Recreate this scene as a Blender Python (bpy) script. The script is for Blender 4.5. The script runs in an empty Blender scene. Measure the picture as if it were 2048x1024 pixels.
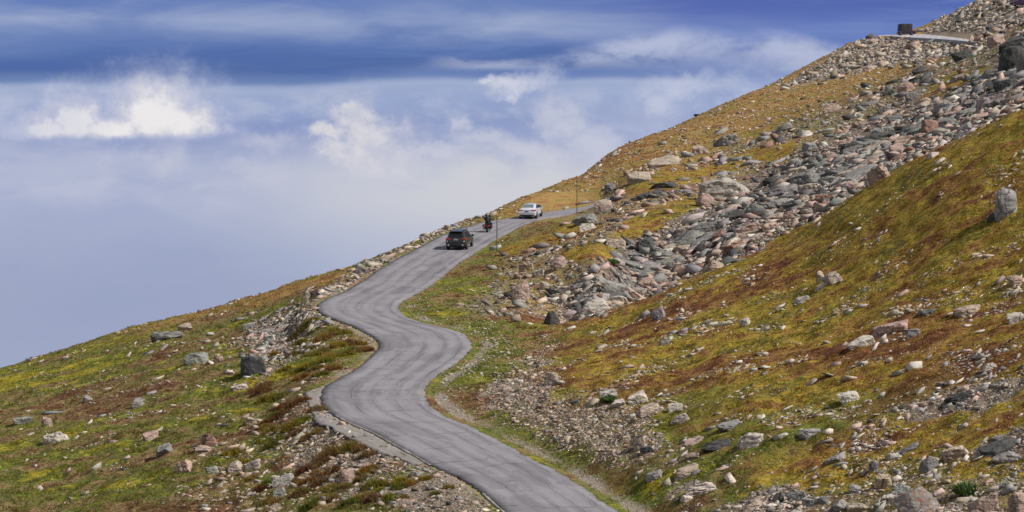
import bpy, bmesh, math, random
import numpy as np
from mathutils import Vector, Matrix

F = 4817.0          # focal length in photo pixels (2048 wide)
CX, HY = 1024.0, 300.0
rng = np.random.default_rng(11)
random.seed(5)
scene = bpy.context.scene
col = scene.collection
R = math.radians


def srgb(r, g, b):
    def f(c):
        c /= 255.0
        return c / 12.92 if c <= 0.04045 else ((c + 0.055) / 1.055) ** 2.4
    return (f(r), f(g), f(b), 1.0)


def W(px, py, d):
    """photo direction + distance -> world point"""
    return ((px - CX) / F * d, d, (HY - py) / F * d)


def plane_d(py):
    return 105250.0 / (py - 22.5)


def plane_z(d):
    return -21.85 + 0.0576 * d


def tag(o, label=None, cat=None, group=None, kind=None):
    if label: o['label'] = label
    if cat: o['category'] = cat
    if group: o['group'] = group
    if kind: o['kind'] = kind
    return o


def empty(name, loc, rot=(0, 0, 0)):
    o = bpy.data.objects.new(name, None)
    o.empty_display_size = 0.3
    o.location = loc
    o.rotation_euler = rot
    col.objects.link(o)
    return o


def link(name, me, mat, parent=None):
    o = bpy.data.objects.new(name, me)
    col.objects.link(o)
    if mat is not None:
        me.materials.append(mat)
    if parent is not None:
        o.parent = parent
    return o


def bm_obj(name, bm, mat, parent=None, smooth=None):
    me = bpy.data.meshes.new(name)
    bmesh.ops.recalc_face_normals(bm, faces=bm.faces)
    bm.to_mesh(me)
    bm.free()
    if smooth is not None:
        me.polygons.foreach_set('use_smooth', [True] * len(me.polygons))
        me.set_sharp_from_angle(angle=R(smooth))
    return link(name, me, mat, parent)


def np_mesh(name, verts, faces, smooth=False):
    """faces: (n,k) int array, all the same k"""
    me = bpy.data.meshes.new(name)
    n, k = faces.shape
    me.vertices.add(len(verts))
    me.vertices.foreach_set('co', np.asarray(verts, np.float32).ravel())
    me.loops.add(n * k)
    me.loops.foreach_set('vertex_index', faces.astype(np.int32).ravel())
    me.polygons.add(n)
    me.polygons.foreach_set('loop_start', np.arange(0, n * k, k, dtype=np.int32))
    me.polygons.foreach_set('loop_total', np.full(n, k, np.int32))
    if smooth:
        me.polygons.foreach_set('use_smooth', np.ones(n, bool))
    me.update(calc_edges=True)
    return me


def set_attr(me, name, data):
    data = np.asarray(data, np.float32)
    if data.ndim == 1:
        a = me.attributes.new(name, 'FLOAT', 'POINT')
        a.data.foreach_set('value', data)
    else:
        a = me.attributes.new(name, 'FLOAT_COLOR', 'POINT')
        if data.shape[1] == 3:
            data = np.concatenate([data, np.ones((len(data), 1), np.float32)], 1)
        a.data.foreach_set('color', data.ravel())


# ------------------------------------------------------------------ noise
def _hash(ix, iy, seed):
    h = (ix.astype(np.int64) * 374761393 + iy.astype(np.int64) * 668265263 + seed * 974634781) & 0xffffffff
    h = ((h ^ (h >> 13)) * 1274126177) & 0xffffffff
    return ((h ^ (h >> 16)) & 0xffff) / 65536.0


def pn(x, y, seed=0):
    x = np.asarray(x, float); y = np.asarray(y, float)
    ix = np.floor(x); iy = np.floor(y)
    fx = x - ix; fy = y - iy
    u = fx * fx * fx * (fx * (fx * 6 - 15) + 10)
    v = fy * fy * fy * (fy * (fy * 6 - 15) + 10)
    def g(ox, oy):
        a = _hash(ix + ox, iy + oy, seed) * 2 * np.pi
        return np.cos(a) * (fx - ox) + np.sin(a) * (fy - oy)
    a = g(0, 0); b = g(1, 0); c = g(0, 1); d = g(1, 1)
    return 1.5 * ((a * (1 - u) + b * u) * (1 - v) + (c * (1 - u) + d * u) * v)


def fbm(x, y, seed=0, octv=4, gain=0.5):
    s = 0; amp = 1.0
    for i in range(octv):
        s = s + amp * pn(x * 2 ** i, y * 2 ** i, seed + i * 17)
        amp *= gain
    return s


def sstep(x, a, b):
    t = np.clip((x - a) / (b - a), 0, 1)
    return t * t * (3 - 2 * t)


# ------------------------------------------------------------------ road trace (photo pixels, left edge / right edge pairs)
PAIRS = [((1290, 1250), (1560, 1250)), ((1130, 1120), (1385, 1120)), ((1060, 1064), (1300, 1064)), ((1012, 1024), (1240, 1024)), ((966, 984), (1178, 984)), ((912, 950), (1114, 942)),
         ((857, 925), (1050, 908)), ((800, 893), (990, 877)), ((745, 862), (940, 851)), ((690, 840), (897, 834)),
         ((661, 824), (868, 817)), ((645, 804), (853, 801)), ((643, 784), (848, 785)), ((662, 765), (854, 768)),
         ((700, 745), (873, 750)), ((733, 718), (907, 728)), ((755, 696), (935, 703)), ((756, 681), (941, 686)),
         ((738, 668), (925, 666)), ((708, 652), (890, 655)), ((672, 639), (845, 644)), ((643, 626), (812, 632)),
         ((634, 613), (796, 617)), ((650, 598), (802, 604)), ((690, 581), (830, 587)), ((725, 560), (860, 571)),
         ((755, 539), (885, 551)), ((795, 516), (915, 527)), ((840, 493), (950, 504)), ((880, 472), (985, 482)),
         ((920, 457), (1018, 464)), ((965, 444), (1050, 448)), ((1010, 437), (1078, 438.5)), ((1045, 430.5), (1110, 433.5)),
         ((1090, 423.5), (1135, 429.5)), ((1130, 418.5), (1155, 423)), ((1166, 413), (1176, 416)), ((1195, 404), (1203, 406.5)),
         ((1222, 394), (1230, 396.5))]


def catmull(P, n):
    P = np.asarray(P, float)
    Q = np.vstack([2 * P[0] - P[1], P, 2 * P[-1] - P[-2]])
    out = []
    for i in range(len(P) - 1):
        p0, p1, p2, p3 = Q[i], Q[i + 1], Q[i + 2], Q[i + 3]
        for t in np.linspace(0, 1, n, endpoint=False):
            out.append(0.5 * ((2 * p1) + (-p0 + p2) * t + (2 * p0 - 5 * p1 + 4 * p2 - p3) * t * t + (-p0 + 3 * p1 - 3 * p2 + p3) * t ** 3))
    out.append(P[-1])
    return np.array(out)


def road_xy(pts):
    pts = np.asarray(pts, float)
    d = plane_d(pts[:, 1])
    return np.stack([(pts[:, 0] - CX) / F * d, d], 1)


EL = catmull(road_xy([p[0] for p in PAIRS]), 6)
ER = catmull(road_xy([p[1] for p in PAIRS]), 6)


def seg_dist(px, py, line):
    """distance of points to a polyline (vectorised over points)"""
    best = np.full(px.shape, 1e9)
    for a, b in zip(line[:-1], line[1:]):
        ab = b - a
        L2 = max((ab ** 2).sum(), 1e-9)
        t = np.clip(((px - a[0]) * ab[0] + (py - a[1]) * ab[1]) / L2, 0, 1)
        dd = (px - a[0] - t * ab[0]) ** 2 + (py - a[1] - t * ab[1]) ** 2
        np.minimum(best, dd, out=best)
    return np.sqrt(best)


def inside(px, py, poly):
    c = np.zeros(px.shape, bool)
    n = len(poly)
    for i in range(n):
        x1, y1 = poly[i]; x2, y2 = poly[(i + 1) % n]
        if y1 == y2: continue
        cond = (y1 > py) != (y2 > py)
        c ^= cond & (px < (x2 - x1) * (py - y1) / (y2 - y1) + x1)
    return c


# ------------------------------------------------------------------ terrain control points (px, py, distance)
CP = [
    # left crest against the sky
    (-260, 815, 212), (0, 737, 216), (100, 710, 218), (180, 684, 219), (250, 662, 220), (340, 636, 223), (480, 602, 222), (600, 568, 208),
    (690, 543, 213), (760, 514, 222), (850, 473, 242), (900, 452, 252), (965, 431, 270), (1035, 398, 290), (1100, 372, 315),
    (1230, 301, 390), (1400, 232, 480), (1520, 180, 540), (1640, 132, 580), (1700, 94, 600), (1745, 77, 612),
    # behind the left crest, falling away
    (-260, 900, 262), (0, 790, 262), (250, 720, 262), (480, 660, 265), (690, 590, 260), (850, 515, 285), (965, 470, 312),
    (0, 1000, 420), (400, 900, 420), (750, 800, 420), (950, 640, 420), (0, 1500, 1000), (600, 1300, 1000), (1000, 900, 1000),
    (1100, 440, 420), (1230, 345, 520), (1400, 270, 640), (1640, 165, 760), (1300, 600, 1000), (1650, 330, 1050), (1800, 110, 800), (2000, 60, 900), (2300, 0, 900),
    # left slope
    (0, 1024, 128), (300, 1024, 120), (600, 1024, 113), (800, 1024, 108.5), (940, 1024, 106),
    (600, 900, 126), (400, 900, 132), (200, 900, 140), (0, 900, 147), (0, 800, 180), (200, 800, 165), (400, 800, 152), (560, 790, 145),
    (400, 720, 172), (550, 720, 161), (500, 650, 190), (615, 662, 174), (400, 640, 208), (200, 700, 203), (0, 765, 198), (580, 610, 192), (620, 580, 197),
    (-260, 1024, 132), (-260, 880, 175),
    (0, 1200, 110), (600, 1200, 97), (1200, 1200, 91), (1800, 1200, 80), (2300, 1200, 72),
    # ridge beyond the car bend
    (1120, 392, 290), (1060, 415, 272), (1200, 370, 300), (1300, 300, 350), (1200, 340, 330),
    # spur that hides the road
    (1190, 418, 257), (1205, 400, 259), (1225, 378, 263), (1245, 358, 270), (1300, 335, 288), (1400, 283, 345), (1500, 240, 395), (1600, 195, 445), (1700, 152, 505),
    # talus
    (1000, 520, 208), (1100, 470, 222), (1100, 520, 200), (1200, 520, 188), (1200, 450, 217), (1300, 450, 210), (1400, 450, 205), (1500, 455, 197),
    (1300, 400, 238), (1400, 400, 232), (1500, 400, 226), (1600, 400, 205), (1600, 350, 235), (1600, 300, 265), (1700, 300, 248), (1800, 300, 225), (1900, 250, 236),
    (2048, 150, 262), (1900, 200, 275), (1800, 220, 298), (1700, 250, 300), (1600, 260, 305), (1500, 350, 258), (1400, 340, 272), (1400, 310, 305), (1500, 290, 315), (1500, 260, 355),
    (1700, 200, 355), (1700, 172, 430), (1800, 150, 420), (1800, 110, 540), (1900, 150, 345), (1900, 105, 480), (1950, 95, 440), (2048, 90, 330), (2048, 40, 430),
    (1960, 60, 520), (1960, 12, 610), (1900, 40, 640), (2048, -40, 640), (1880, 50, 645), (1850, 60, 645), (2034, 19, 560),
    # crest of the near mossy hill and the dip behind it
    (1100, 682, 160), (1130, 652, 165), (1260, 610, 166), (1400, 551, 168), (1560, 490, 167), (1700, 401, 162), (1850, 321, 156), (2048, 236, 151),
    (1260, 613, 175), (1400, 556, 180), (1560, 497, 178), (1700, 409, 178), (1850, 331, 178), (2048, 247, 176),
    (1130, 640, 178), (1260, 600, 187), (1400, 540, 193), (1560, 480, 190), (1700, 390, 196), (1850, 310, 203), (2048, 222, 210),
    # near hill and roadside bank
    (2048, 1024, 88), (1800, 1024, 93), (1500, 1024, 99), (1300, 1024, 104), (1500, 800, 116), (1300, 800, 123), (1100, 800, 130), (1000, 800, 133),
    (1200, 700, 145), (1400, 700, 135), (1600, 700, 126), (1800, 700, 117), (2048, 700, 108), (2048, 500, 127), (1800, 500, 140), (1600, 560, 147), (1400, 600, 152),
    (1250, 645, 157), (1700, 880, 105), (2048, 860, 97), (1300, 900, 113), (1150, 900, 117),
    (1000, 650, 167), (1000, 700, 156), (1050, 620, 174), (1000, 620, 175.5), (960, 760, 141), (1000, 560, 193), (900, 600, 181), (1040, 740, 143),
    (2350, 1024, 82), (2350, 600, 104), (2350, 330, 125), (2350, 130, 145), (2350, 110, 190), (2350, 20, 250), (2350, -100, 420), (2350, -220, 680),
    # upper road bench
    (1765, 75.5, 618), (1800, 78, 600), (1840, 80.5, 575), (1890, 83.5, 545), (1945, 88.5, 510), (1990, 93.5, 482),
    (1800, 73, 640), (1850, 73, 630), (1870, 74.5, 600), (1900, 78, 566), (1945, 84.5, 528), (1990, 89.5, 497),
]
for (l, r) in PAIRS[:-1]:
    for t in (0.0, 0.5, 1.0):
        a = road_xy([l])[0] * (1 - t) + road_xy([r])[0] * t
        CP.append((CX + a[0] / a[1] * F, HY - plane_z(a[1]) / a[1] * F, a[1]))
CP = np.array(CP, float)


def tps_coords(px, d):
    return np.asarray(px, float) / 420.0, np.log(np.asarray(d, float) / 200.0) * 3.2


def tps_fit(cp, lam):
    a, b = tps_coords(cp[:, 0], cp[:, 2])
    n = len(cp)
    r2 = (a[:, None] - a[None]) ** 2 + (b[:, None] - b[None]) ** 2
    K = 0.5 * r2 * np.log(r2 + 1e-12)
    K[np.arange(n), np.arange(n)] = lam
    P = np.stack([np.ones(n), a, b], 1)
    M = np.zeros((n + 3, n + 3))
    M[:n, :n] = K; M[:n, n:] = P; M[n:, :n] = P.T
    rhs = np.concatenate([cp[:, 1], np.zeros(3)])
    s = np.linalg.solve(M, rhs)
    return a, b, s


TA, TB, TS = tps_fit(CP, 0.004)


def tps_eval(px, d):
    a, b = tps_coords(px, d)
    sh = a.shape
    a = a.ravel(); b = b.ravel()
    out = np.empty(a.shape)
    for i in range(0, len(a), 20000):
        aa = a[i:i + 20000, None]; bb = b[i:i + 20000, None]
        r2 = (aa - TA[None]) ** 2 + (bb - TB[None]) ** 2
        out[i:i + 20000] = (0.5 * r2 * np.log(r2 + 1e-12)) @ TS[:-3] + TS[-3] + TS[-2] * aa[:, 0] + TS[-1] * bb[:, 0]
    return out.reshape(sh)


PXS = np.arange(-420, 2780, 6.0)
NLD = 1100
LND = np.linspace(math.log(68), math.log(1250), NLD)
NC = len(PXS)
# coarse evaluation then bilinear refinement of the smooth surface
cpx = np.linspace(PXS[0], PXS[-1], 190)
cld = np.linspace(LND[0], LND[-1], 330)
CF = tps_eval(np.repeat(cpx[:, None], len(cld), 1), np.exp(np.repeat(cld[None], len(cpx), 0)))


def bil(grid, gx, gy, x, y):
    fx = np.clip((x - gx[0]) / (gx[1] - gx[0]), 0, len(gx) - 1.001)
    fy = np.clip((y - gy[0]) / (gy[1] - gy[0]), 0, len(gy) - 1.001)
    i = fx.astype(int); j = fy.astype(int)
    u = fx - i; v = fy - j
    return (grid[i, j] * (1 - u) * (1 - v) + grid[i + 1, j] * u * (1 - v) + grid[i, j + 1] * (1 - u) * v + grid[i + 1, j + 1] * u * v)


GP, GL = np.meshgrid(PXS, LND, indexing='ij')
GD = np.exp(GL)
GF = bil(CF, cpx, cld, GP, GL)
GX = (GP - CX) / F * GD
GY = GD
GZ = (HY - GF) / F * GD

# signed distance to the road
roadpoly = np.vstack([EL, ER[::-1]])
near = (GY < 300)
DL = np.full(GX.shape, 99.0); DR = np.full(GX.shape, 99.0); INR = np.zeros(GX.shape, bool)
sel = near & (GP > 380) & (GP < 1500)
DL[sel] = seg_dist(GX[sel], GY[sel], EL[::3])
DR[sel] = seg_dist(GX[sel], GY[sel], ER[::3])
INR[sel] = inside(GX[sel], GY[sel], roadpoly[::2])
DRD = np.where(INR, 0, np.minimum(DL, DR))
# undulation
wob = 0.22 * fbm(GX / 7.0, GY / 7.0, 3, 3) + 0.10 * fbm(GX / 1.6, GY / 1.6, 9, 2) + 0.0010 * np.maximum(GD - 200, 0) * fbm(GX / 14, GY / 14, 21, 3)
wob += 0.20 * (np.abs(fbm(GX / 1.4, GY / 1.8, 15, 2)) ** .8 - .3) * np.clip((260 - GD) / 60, 0, 1)
wob *= sstep(DRD, 0.3, 4.0)
GZ = GZ + wob
zr = plane_z(GY)
bl = 1 - sstep(DRD, 0.5, 2.6)
GZ = GZ * (1 - bl) + (zr - 0.07 - 0.05 * sstep(DRD, 0.1, 0.9)) * bl
# inside the road keep well under the sheet
GZ = np.where(INR, zr - 0.22, GZ)
GPY = HY - GZ / GD * F            # photo row of every terrain vertex

# ------------------------------------------------------------------ what grows / lies where
wx = 26 * fbm(GX / 5.0, GY / 5.0, 41, 3)
wy = 14 * fbm(GX / 5.0, GY / 5.0, 57, 3)


def region(poly, soft, d0=0, d1=1e9, warp=1.0):
    px = GP + wx * warp; py = GPY + wy * warp
    P = np.array(poly + [poly[0]], float)
    m = np.zeros(GP.shape)
    s = (GP > P[:, 0].min() - 90) & (GP < P[:, 0].max() + 90) & (GPY > P[:, 1].min() - 90) & (GPY < P[:, 1].max() + 90) & (GD > d0) & (GD < d1)
    if not s.any(): return m
    dd = seg_dist(px[s], py[s], P)
    ins = inside(px[s], py[s], P[:-1])
    m[s] = np.clip(0.5 + np.where(ins, dd, -dd) / soft, 0, 1)
    return m


talus = region([(985, 560), (1040, 500), (1140, 440), (1185, 400), (1250, 350), (1400, 312), (1560, 245), (1700, 190), (1830, 140), (1960, 60), (2120, 20),
                (2120, 215), (2048, 235), (1850, 320), (1700, 400), (1400, 552), (1260, 610), (1130, 660), (1080, 700), (1010, 650), (930, 640), (900, 620)], 26, d0=172)
core = region([(1150, 640), (1130, 600), (1230, 500), (1420, 420), (1560, 330), (1740, 260), (1850, 190), (1990, 130), (2120, 90), (2120, 220), (1850, 318), (1700, 398), (1400, 550), (1260, 608)], 40, d0=172)
moss_strips = np.maximum.reduce([
    region([(1240, 362), (1330, 345), (1470, 290), (1620, 215), (1800, 140), (1890, 98), (1860, 98), (1700, 165), (1590, 205), (1480, 250), (1350, 320)], 14, d0=200, warp=.5),
    region([(985, 505), (1040, 480), (1180, 440), (1200, 455), (1100, 490), (1010, 515)], 10, d0=190, warp=.5),
    region([(1225, 470), (1300, 415), (1430, 385), (1440, 400), (1330, 440), (1260, 480)], 12, d0=190, warp=.5),
    region([(1235, 385), (1290, 355), (1430, 330), (1500, 325), (1420, 350), (1300, 390)], 12, d0=190, warp=.5),
    region([(1820, 210), (1900, 150), (2000, 130), (1980, 160), (1900, 190)], 12, d0=190, warp=.7),
    region([(1120, 505), (1180, 490), (1240, 500), (1200, 520), (1130, 530)], 10, d0=190, warp=.7),
    region([(1480, 310), (1560, 285), (1600, 300), (1540, 330)], 12, d0=190, warp=.8)])
bank = region([(960, 815), (985, 760), (1060, 720), (1100, 690), (1090, 735), (1110, 800), (1230, 810), (1330, 860), (1290, 930), (1200, 925), (1080, 880)], 34, d1=175)
rubble = region([(1330, 1060), (1290, 960), (1370, 880), (1560, 880), (1800, 790), (2048, 740), (2110, 800), (2110, 1060)], 60, d1=140)
rub2 = region([(1480, 1060), (1500, 985), (1680, 975), (1800, 935), (2110, 940), (2110, 1060)], 40, d1=140)
leftr = np.maximum.reduce([
    region([(640, 605), (520, 632), (475, 690), (515, 770), (600, 700), (640, 660), (700, 650)], 30, d1=230),
    region([(655, 800), (590, 820), (560, 880), (600, 960), (720, 1000), (850, 1040), (1010, 1040), (900, 945), (780, 905), (690, 850)], 40, d1=160),
    region([(630, 600), (690, 560), (860, 470), (880, 474), (780, 530), (700, 582)], 12, d1=260)])
emb = np.maximum(region([(1560, 178), (1700, 92), (1745, 74), (1960, 88), (1930, 105), (1840, 118), (1740, 140), (1640, 160)], 16, d0=330, warp=.5),
                 region([(1836, 68), (1870, 48), (1960, 0), (2120, -60), (2120, 30), (1960, 78)], 16, d0=400, warp=.5))
patch = np.clip((fbm(GX / 6, GY / 6, 77, 3) - 0.05) * 2.2, 0, 1)
rock = np.maximum.reduce([talus * (1 - 0.93 * moss_strips) * (0.44 + 0.46 * core), core * (1 - .9 * moss_strips), bank * (.50 + .35 * patch), rubble * (.22 + .5 * patch), rub2 * (.45 + .4 * patch), leftr * (.42 + .4 * patch), emb])
stony = np.clip(patch * 0.25, 0, 1)
# gravel verge on the hill side of the road, thin weeds against the asphalt
gvl = np.where(DR < DL, sstep(DR, 0.3, 0.8) * (1 - sstep(DR, .8, 2.0)), sstep(DL, .0, .2) * (1 - sstep(DL, .5, 1.3)) * .8)
gvl = np.where(INR, 0, gvl) * np.where(GD < 180, 1, .35) * np.clip(.62 + .7 * fbm(GX / 6, GY / 6, 5, 3), 0, 1)
gold = np.maximum(sstep(GD, 236, 285) * (1 - talus), region([(180, 700), (330, 640), (700, 530), (700, 548), (600, 585), (470, 625), (330, 655)], 16, d0=196, d1=300))
gold = np.maximum(gold, region([(1190, 340), (1640, 120), (1800, 118), (1690, 170), (1500, 240), (1260, 345)], 20, d0=240) * (1 - emb))
right = np.where((GP > 1000) & (GD < 300), 1.0, 0.0) * sstep(DR, 3, 9)
right = np.maximum(right, moss_strips)
bowl = np.maximum.reduce([region([(900, 640), (980, 650), (1050, 690), (1030, 740), (960, 760), (890, 760), (945, 700)], 40, d1=190),
                          region([(1180, 950), (1280, 960), (1300, 1040), (1230, 1040)], 40), sstep(DR, .2, .6) * (1 - sstep(DR, 1, 3)) * (GD < 235) * .45,
                          region([(1330, 900), (1640, 830), (1900, 740), (1900, 790), (1600, 900), (1450, 960)], 50, d1=150) * .8,
                          region([(1280, 800), (1330, 760), (1500, 780), (1480, 850), (1350, 860)], 50, d1=150) * .35])
left_ = np.where((GP < 1000) & (DL <= DR) | (GP < 640), 1.0, 0.0)
BIAS = np.zeros(GP.shape)
for poly, sft, val in (
    ([(-60, 960), (-60, 905), (200, 872), (420, 800), (540, 735), (590, 735), (500, 820), (300, 890), (120, 940)], 60, .10),
    ([(-60, 850), (-60, 810), (200, 765), (420, 690), (620, 650), (560, 700), (420, 760), (200, 830)], 40, -.07),
    ([(-60, 800), (-60, 775), (150, 735), (330, 690), (300, 715), (120, 775)], 26, .20),
    ([(-60, 775), (-60, 740), (100, 712), (250, 665), (350, 640), (340, 668), (180, 715), (60, 755)], 22, .12),
    ([(-60, 1060), (-60, 960), (250, 950), (520, 930), (560, 1060)], 60, -.03),
    ([(180, 1010), (300, 950), (470, 880), (600, 850), (560, 900), (400, 990)], 50, -.06),
    ([(-60, 1010), (60, 960), (420, 935), (420, 975), (200, 1010)], 40, .07)):
    BIAS += val * region(poly, sft, warp=1.2)
for poly, sft, val in (
    ([(1060, 720), (1280, 620), (1560, 505), (1700, 415), (1880, 330), (1890, 350), (1700, 450), (1500, 560), (1280, 660), (1100, 760)], 40, .05),
    ([(1200, 690), (1330, 600), (1460, 590), (1420, 620), (1300, 680)], 30, -.105),
    ([(1460, 580), (1560, 545), (1750, 500), (1760, 530), (1560, 590)], 30, -.105),
    ([(1380, 700), (1480, 655), (1560, 660), (1500, 700), (1420, 740)], 30, -.105),
    ([(1850, 330), (2110, 230), (2110, 420), (1960, 400), (1860, 400)], 50, -.05),
    ([(1500, 800), (1700, 745), (1800, 740), (1750, 800), (1600, 850)], 50, .14),
    ([(1650, 700), (1850, 640), (2100, 590), (2100, 640), (1850, 710)], 40, -.06),
    ([(1700, 890), (1850, 840), (2100, 790), (2100, 840), (1900, 880), (1750, 920)], 40, -.07)):
    BIAS += val * region(poly, sft, d1=175, warp=1.2)
ZONE = np.stack([gold, right, bowl], -1)
GRND = np.stack([np.maximum(rock, stony), gvl, core], -1)

# ------------------------------------------------------------------ terrain mesh
nv = NC * NLD
V = np.stack([GX, GY, GZ], -1).reshape(-1, 3)
ii = (np.arange(NC - 1)[:, None] * NLD + np.arange(NLD - 1)[None]).ravel()
FC = np.stack([ii, ii + NLD, ii + NLD + 1, ii + 1], 1)
tme = np_mesh('mountain_terrain', V, FC, smooth=True)
set_attr(tme, 'zone', ZONE.reshape(-1, 3))
set_attr(tme, 'ground', GRND.reshape(-1, 3))
set_attr(tme, 'bias', BIAS.ravel())


def samp(grid, px, ld):
    return bil(grid, PXS, LND, np.asarray(px, float), np.asarray(ld, float))


def hit(px, py):
    """first terrain point seen in photo direction (px, py): distance"""
    px = min(max(px, PXS[0] + 1), PXS[-1] - 7)
    i = int((px - PXS[0]) / 6.0)
    t = (px - PXS[i]) / 6.0
    c = GPY[i] * (1 - t) + GPY[i + 1] * t
    k = np.nonzero(c <= py)[0]
    if len(k) == 0:
        return float(GD[0, int(np.argmin(c))])
    k = k[0]
    if k == 0: return float(GD[0, 0])
    f = (c[k - 1] - py) / max(c[k - 1] - c[k], 1e-6)
    return float(np.exp(LND[k - 1] + f * (LND[k] - LND[k - 1])))


def ground(px, d):
    return float(samp(GZ, px, math.log(d)))


# visible-from-camera margin (photo rows hidden behind nearer ground)
runmin = np.minimum.accumulate(GPY, axis=1)
HID = GPY - runmin

# ------------------------------------------------------------------ node helpers
class X:
    """socket with arithmetic"""
    def __init__(s, nt, k): s.nt = nt; s.k = k
    def _m(s, op, o=None, o2=None):
        n = s.nt.nodes.new('ShaderNodeMath'); n.operation = op
        for i, v in enumerate((s, o, o2)):
            if v is None: continue
            if isinstance(v, X): s.nt.links.new(v.k, n.inputs[i])
            else: n.inputs[i].default_value = v
        return X(s.nt, n.outputs[0])
    def __add__(s, o): return s._m('ADD', o)
    __radd__ = __add__
    def __mul__(s, o): return s._m('MULTIPLY', o)
    __rmul__ = __mul__
    def __sub__(s, o): return s._m('SUBTRACT', o)
    def __rsub__(s, o): return (s * -1.0) + o
    def __truediv__(s, o): return s._m('DIVIDE', o)
    def max(s, o): return s._m('MAXIMUM', o)
    def min(s, o): return s._m('MINIMUM', o)
    def pow(s, o): return s._m('POWER', o)
    def abs(s): return s._m('ABSOLUTE')
    def sqrt(s): return s._m('SQRT')
    def sm(s, a, b):
        n = s.nt.nodes.new('ShaderNodeMapRange'); n.interpolation_type = 'SMOOTHSTEP'
        s.nt.links.new(s.k, n.inputs[0]); n.inputs[1].default_value = a; n.inputs[2].default_value = b
        return X(s.nt, n.outputs[0])


class NT:
    def __init__(s, nt): s.nt = nt
    def node(s, t, **kw):
        n = s.nt.nodes.new(t)
        for k, v in kw.items(): setattr(n, k, v)
        return n
    def lk(s, a, b): s.nt.links.new(a.k if isinstance(a, X) else a, b)
    def x(s, sock): return X(s.nt, sock)
    def xyz(s, x=0, y=0, z=0):
        n = s.node('ShaderNodeCombineXYZ')
        for i, v in enumerate((x, y, z)):
            if isinstance(v, X): s.lk(v, n.inputs[i])
            else: n.inputs[i].default_value = v
        return X(s.nt, n.outputs[0])
    def sep(s, v):
        n = s.node('ShaderNodeSeparateXYZ'); s.lk(v, n.inputs[0])
        return [X(s.nt, o) for o in n.outputs]
    def noise(s, vec, scale, detail=4, rough=.55, dist=0.0):
        n = s.node('ShaderNodeTexNoise'); s.lk(vec, n.inputs['Vector'])
        n.inputs['Scale'].default_value = scale; n.inputs['Detail'].default_value = detail
        n.inputs['Roughness'].default_value = rough; n.inputs['Distortion'].default_value = dist
        return X(s.nt, n.outputs[0])
    def voro(s, vec, scale, feature='F1', out=0):
        n = s.node('ShaderNodeTexVoronoi', feature=feature); s.lk(vec, n.inputs['Vector']); n.inputs['Scale'].default_value = scale
        return X(s.nt, n.outputs[out])
    def ramp(s, fac, stops, interp='LINEAR'):
        n = s.node('ShaderNodeValToRGB'); s.lk(fac, n.inputs[0]); cr = n.color_ramp; cr.interpolation = interp
        while len(cr.elements) < len(stops): cr.elements.new(0.5)
        for e, (p, c) in zip(cr.elements, stops):
            e.position = p; e.color = c if len(c) == 4 else (*c, 1)
        return X(s.nt, n.outputs[0])
    def mix(s, f, a, b, mode='MIX'):
        n = s.node('ShaderNodeMix', data_type='RGBA', blend_type=mode)
        for sock, v in ((n.inputs[0], f), (n.inputs[6], a), (n.inputs[7], b)):
            if isinstance(v, X): s.lk(v, sock)
            elif isinstance(v, (int, float)): sock.default_value = v
            else: sock.default_value = v if len(v) == 4 else (*v, 1)
        return X(s.nt, n.outputs[2])
    def attr(s, name):
        n = s.node('ShaderNodeAttribute', attribute_name=name)
        return n
    def pos(s): return X(s.nt, s.node('ShaderNodeNewGeometry').outputs['Position'])


def new_mat(name):
    m = bpy.data.materials.new(name); m.use_nodes = True
    nt = m.node_tree; b = nt.nodes['Principled BSDF']
    return m, NT(nt), b


def bump(n, h, strength, dist, bsdf):
    b = n.node('ShaderNodeBump'); n.lk(h, b.inputs['Height']); b.inputs['Strength'].default_value = strength; b.inputs['Distance'].default_value = dist
    n.lk(b.outputs[0], bsdf.inputs['Normal'])


def tundra(n):
    """colour of the alpine turf at a world position (vegetation patches)"""
    p = n.pos()
    z = n.node('ShaderNodeSeparateColor'); n.lk(n.attr('zone').outputs['Color'], z.inputs[0])
    gold, right, bowl = [n.x(o) for o in z.outputs[:3]]
    x, y, zz = n.sep(p)
    q = n.xyz(x * .55, y * .85, zz * .8)
    a = n.noise(q, .15, 3, .55)
    b = n.noise(q, .55, 5, .65, .6)
    c = n.noise(p, 2.8, 4, .75)
    rv = n.x(n.attr('rnd2').outputs['Fac'])
    f = (a - .5) * .85 + (b - .5) * 1.15 + (c - .5) * .74 + rv * .125 + n.x(n.attr('bias').outputs['Fac']) + .5
    left = n.ramp(f, [(.28, (.135, .066, .036)), (.38, (.195, .112, .055)), (.46, (.245, .180, .080)), (.52, (.175, .150, .048)), (.58, (.090, .112, .020)), (.65, (.130, .160, .026)), (.73, (.31, .25, .030))])
    rt = n.ramp(f, [(.26, (.125, .050, .024)), (.36, (.205, .098, .034)), (.44, (.265, .150, .042)), (.49, (.24, .155, .034)), (.54, (.37, .26, .032)), (.61, (.22, .175, .028)), (.68, (.115, .115, .022)), (.76, (.20, .125, .04))])
    gd = n.ramp(f, [(.30, (.22, .105, .045)), (.45, (.36, .215, .080)), (.58, (.31, .215, .066)), (.70, (.19, .165, .046))])
    gr = n.ramp(f, [(.32, (.175, .110, .036)), (.42, (.205, .155, .040)), (.50, (.135, .135, .028)), (.60, (.085, .112, .020)), (.70, (.19, .19, .030))])
    k = n.mix(right, left, rt)
    k = n.mix((bowl * 1.3).min(1.0), k, gr)
    k = n.mix(gold, k, gd)
    gap = n.noise(p, 4.6, 4, .7)
    k = n.mix(1.0, k, n.ramp(gap, [(.30, (.34, .31, .28)), (.46, (.92, .92, .92)), (.66, (1.12, 1.12, 1.08))]), 'MULTIPLY')
    return p, k, c


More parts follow.
